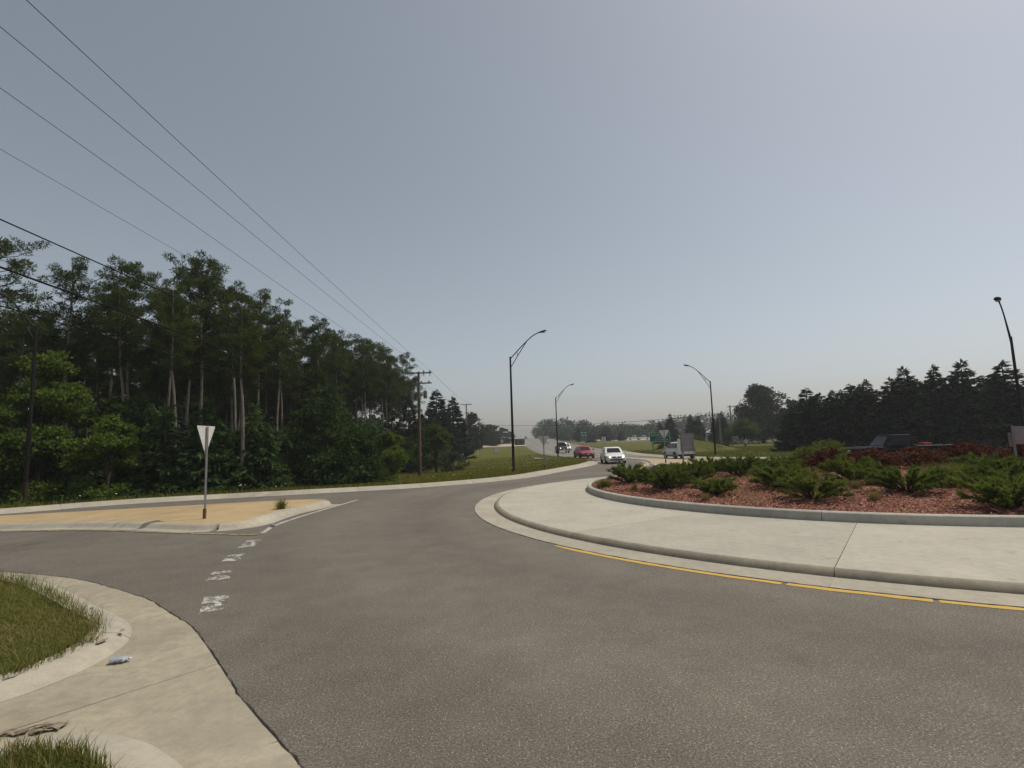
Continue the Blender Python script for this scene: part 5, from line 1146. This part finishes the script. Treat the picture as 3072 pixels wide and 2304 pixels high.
    for s_ in (-1, 1):
        lm_ = M['lit'] if lit else M['lampglass']
        MB().prism([(s_*w_*.46, hz-.07), (s_*w_*.86, hz-.04), (s_*w_*.88, hz+.07), (s_*w_*.50, hz+.06)], 'x', fx_-.20 if kind != 'pickup' else fx_-.06, fx_-.02 if kind != 'pickup' else fx_+.012).build('headlight', M['lampglass'], t)
        if lit: MB().tube([(fx_-.03, s_*w_*.64, hz), (fx_+.02, s_*w_*.64, hz)], [.085, .075], 10).build('lamp_bulb', M['lit'], t)
    if grille == 'twin':
        for s_ in (-1, 1): MB().prism([(s_*.05, hz-.07), (s_*.36, hz-.06), (s_*.40, hz+.03), (s_*.08, hz+.05)], 'x', fx_-.10, fx_+.012).build('grille', M['trim'], t)
    elif kind == 'pickup':
        MB().box(fx_-.05, fx_+.018, -w_*.50, w_*.50, hz-.22, hz+.12).build('grille', M['trim'], t); MB().box(fx_-.05, fx_+.03, -w_*.52, w_*.52, hz+.121, hz+.17).build('grille_bar', M['chrome'], t)
        MB().box(fx_-.05, fx_+.025, -w_*.5, w_*.5, hz-.06, hz-.02).build('grille_bar', M['chrome'], t)
        MB().box(fx_-.1, fx_+.10, -w_*.92, w_*.92, zb+.02, zb+.22).build('bumper', M['chrome'], t, bevel=.03)
    else: MB().box(fx_-.2, fx_+.012, -.42, .42, hz-.05, hz+.03).build('grille', M['trim'], t)
    if kind != 'pickup': MB().box(fx_-.3, fx_+.015, -w_*.62, w_*.62, zb+.10, zb+.20).build('air_intake', M['trim'], t)
    MB().box(fx_+.0165, fx_+.03, -.16, .16, zb+.24, zb+.36).build('number_plate', M['plate'], t)
    if kind == 'pickup':
        bx0, bx1 = -.90, -L/2; bd = MB()
        bd.box(bx1, bx0, w_*.90, w_, zb+.04, belt-.03); bd.box(bx1, bx0, -w_, -w_*.90, zb+.04, belt-.03); bd.box(bx1-.001, bx1+.08, -w_*.899, w_*.899, zb+.041, belt-.035); bd.box(bx1+.081, bx0, -w_*.899, w_*.899, zb+.20, zb+.32)
        bd.build('truck_bed', paint, t, bevel=.015)
        MB().box(bx1-.14, bx1-.002, -w_*.92, w_*.92, zb+.02, zb+.18).build('bumper', M['chrome'], t, bevel=.03)
        for s_ in (-1, 1):
            MB().box(bx1+.02, bx0-.03, s_*w_*.95-.035, s_*w_*.95+.035, belt-.029, belt+.0).build('bed_rail', M['chrome'] if paint is M['pblack'] else M['trim'], t)
    else:
        MB().box(-L/2-.02, -L/2+.2, -.26, .26, belt-.44, belt-.32).build('number_plate', M['plate'], t)
    if kind == 'suv':
        MB().box(-L/2-.03, -L/2+.25, -w_*.90, w_*.90, zb+.03, zb+.22).build('bumper', M['trim'], t, bevel=.03)
        for s_ in (-1, 1): MB().box(-L/2+.9, L/2-.9, s_*w_-.02, s_*w_+.022, zb-.03, zb+.08).build('sill', M['trim'], t)
    for s_ in (-1, 1): MB().box(-L/2-.012, -L/2+.16, s_*w_*.80-.09, s_*w_*.80+.07, belt-.32, belt-.10 if kind != 'suv' else belt+.02).build('tail_light', M['taillamp'], t)
    return t
Dn = R(-90)
vehicle('white_sedan', 'white sedan with lit headlights leading the oncoming cars', 'car', (9.0, 49.0, 0), R(-92), M['pwhite'], 'sedan', 4.75, 1.80, 1.45, True, 'twin')
vehicle('red_car', 'dark red car following the white sedan', 'car', (8.5, 65.3, 0), R(-84), M['pred'], 'hatch', 4.5, 1.76, 1.47, False, 'bar')
vehicle('pickup_truck', 'dark grey pickup with lit headlights third in the oncoming line', 'pickup truck', (8.75, 97, float(T(97))), R(-88), M['pgrey'], 'pickup', 5.8, 2.0, 1.95, True, 'truck')
vehicle('silver_suv', 'silver crossover leaving to the north, seen from behind past the sign', 'car', (16.45, 53.6, 0), R(94), M['psilver'], 'suv', 4.45, 1.84, 1.68, False, 'bar')
tk = vehicle('pickup_truck', 'black pickup half hidden behind the red bushes', 'pickup truck', (24.0, 34.0, 0), R(176), M['pblack'], 'pickup', 6.1, 2.0, 1.88, False, 'truck')
c_ = thing('red_crate', 'red box riding in the bed of the black pickup', 'crate', (25.7, 33.45, .0), R(-4)); MB().box(-.22, .22, -.3, .3, .75, 1.28).build('box', M['redbox'], c_, bevel=.02); MB().box(-.24, .24, -.32, .32, 1.281, 1.33).build('lid', M['redbox'], c_, bevel=.01)
vehicle('far_car', 'pale car climbing away on the far side of the highway', 'car', (14.5, 238, float(T(238))), R(90), M['pwhite'], 'sedan', 4.6, 1.8, 1.45, False, 'bar')
vehicle('far_car', 'dark car near the crest of the highway', 'car', (7.9, 348, float(T(348))), R(-90), M['pgrey'], 'suv', 4.6, 1.85, 1.7, True, 'bar')
vehicle('far_car', 'white van-like car at the very crest of the highway', 'car', (5.4, 385, float(T(385))), R(-90), M['pwhite'], 'suv', 5.0, 2.0, 2.2, True, 'bar')
vehicle('far_car', 'second pale car close behind the dark grey pickup', 'car', (11.6, 118, float(T(118))), R(-90), M['pwhite'], 'hatch', 4.5, 1.8, 1.5, True, 'bar')
vehicle('side_road_car', 'black car waiting on the side road under the far green sign', 'car', (29.5, 204, float(T(204))+.18), R(178), M['pblack'], 'sedan', 4.7, 1.8, 1.5, False, 'bar')
vehicle('parked_pickup', 'white pickup parked on the gravel lot at left', 'pickup truck', (54.2, 240, float(T(240))+.15), R(170), M['pwhite'], 'pickup', 5.8, 2.0, 1.95, False, 'truck')
vehicle('parked_pickup', 'white pickup parked on the gravel lot just left of the green sign', 'pickup truck', (58.4, 240, float(T(240))+.15), R(168), M['pwhite'], 'pickup', 5.8, 2.0, 1.95, False, 'truck')

# ------------------------------------------------------------------ litter
t = thing('crushed_bottle', 'crushed pale blue plastic bottle against the near left kerb', 'bottle', (-4.08, 5.66, .045), R(10))
b = MB(); prof = [(-.15, .045), (-.12, .055), (-.05, .042), (0, .056), (.06, .044), (.10, .05), (.14, .022), (.17, .02)]
V = [(x, math.cos(a)*rr_*1.25*(1+.15*math.sin(3*a+x*30)), math.sin(a)*rr_*.75) for x, rr_ in prof for a in np.linspace(0, 2*math.pi, 13)[:-1]]
b.add(V, [(i*12+q, i*12+(q+1) % 12, (i+1)*12+(q+1) % 12, (i+1)*12+q) for i in range(7) for q in range(12)] + [tuple(range(12))[::-1]]); b.build('bottle_body', M['bottle'], t, True); t.scale = (.52, .95, .75); t.location.z = .04
MB().tube([(.171, 0, 0), (.20, 0, .004)], .017, 10).build('cap', M['signwhite'], t)
r = np.random.default_rng(6); t = thing('crumpled_paper', 'crumpled brown paper scraps on the drive at the bottom left', 'litter', (-3.72, 4.36, .012), R(15))
for q in range(5):
    nu, nv = 9, 6; V = []; sx_, sy_ = r.uniform(.06, .12), r.uniform(.03, .05); ox, oy = r.normal(0, .07), r.normal(0, .03)
    for i in range(nu):
        for j in range(nv): V.append((ox+(i/(nu-1)-.5)*2*sx_, oy+(j/(nv-1)-.5)*2*sy_+.02*math.sin(i*.8+q), .006+abs(.011*math.sin(i*.7+q)+.009*math.sin(j*1.3+q*2)+r.normal(0, .0015))))
    MB().add(V, [(i*nv+j, (i+1)*nv+j, (i+1)*nv+j+1, i*nv+j+1) for i in range(nu-1) for j in range(nv-1)]).build('paper_scrap', M['card'], t, True)
for q in range(2): MB().tube([(-.22+.1*q, -.05+.03*q, .01), (-.05+.09*q, .02-.02*q, .028), (.12+.05*q, .04-.03*q, .012)], [.003, .004, .002], 5).build('twig', M['card'], t)
rock('pebble', (-6.72, 14.95, .05), (.07, .06, .05), 7, 'dark stone lying on the nose of the splitter kerb', M['transformer'])
rock('pebble', (-4.86, 4.94, .02), (.03, .025, .02), 8, 'small pale pebble at the toe of the near kerb', M['rock'])
wt = tuft_mesh(110, 180, .15, .42, .7, M['grassb'], .006, .07); tag(link('weed_tuft', wt, None, (-7.9, 18.2, .13)), 'weed tuft sprouting from the joint of the beige splitter island', 'weed')

r = np.random.default_rng(12)
gv = []; gf = []
for (x, y, a, l) in [(-4.52, 6.28, 2.2, .16), (-4.50, 5.95, 1.7, .22), (-4.60, 5.55, 1.5, .14), (-4.66, 5.10, 1.3, .20), (-5.6, 7.22, 2.5, .12), (-4.75, 4.78, 1.0, .15)]:
    n = 12; b0 = len(gv); d = np.array([math.cos(a), math.sin(a)]); q = np.array([-d[1], d[0]])
    for k in range(n):
        w_ = 2*math.pi*k/n; p = np.array([x, y]) + d*math.cos(w_)*l*.5*r.uniform(.6, 1.1) + q*math.sin(w_)*.03*r.uniform(.5, 1.3); gv.append((p[0], p[1], .1245))
    gf.append(tuple(range(b0, b0+n)))
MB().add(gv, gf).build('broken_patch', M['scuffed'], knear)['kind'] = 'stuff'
wt2 = tuft_mesh(111, 60, .02, .07, 1.2, M['drygrass'], .003, .05)
for x, y, lab in [(-4.62, 5.98, 'tiny dry weed in a crack of the near kerb by the bottle'), (-4.72, 5.25, 'tiny dry weed in the near kerb by the lower left grass')]:
    tag(link('weed_tuft', wt2, None, (x, y, .12)), lab, 'weed')

# ------------------------------------------------------------------ haze
if HAZE:
    hm_, ht, hp = nodes('thin_summer_haze'); ht.nodes.remove(hp); pv_ = ht.nodes.new('ShaderNodeVolumePrincipled')
    pv_.inputs['Color'].default_value = (.86, .88, .92, 1); pv_.inputs['Density'].default_value = HAZE; pv_.inputs['Anisotropy'].default_value = .3
    ht.links.new(pv_.outputs[0], ht.nodes['Material Output'].inputs['Volume'])
    o = MB().box(-1470, 1470, -920, 1470, -30, 26).build('haze', hm_); tag(o, 'thin pale summer haze over the whole place', kind='stuff')
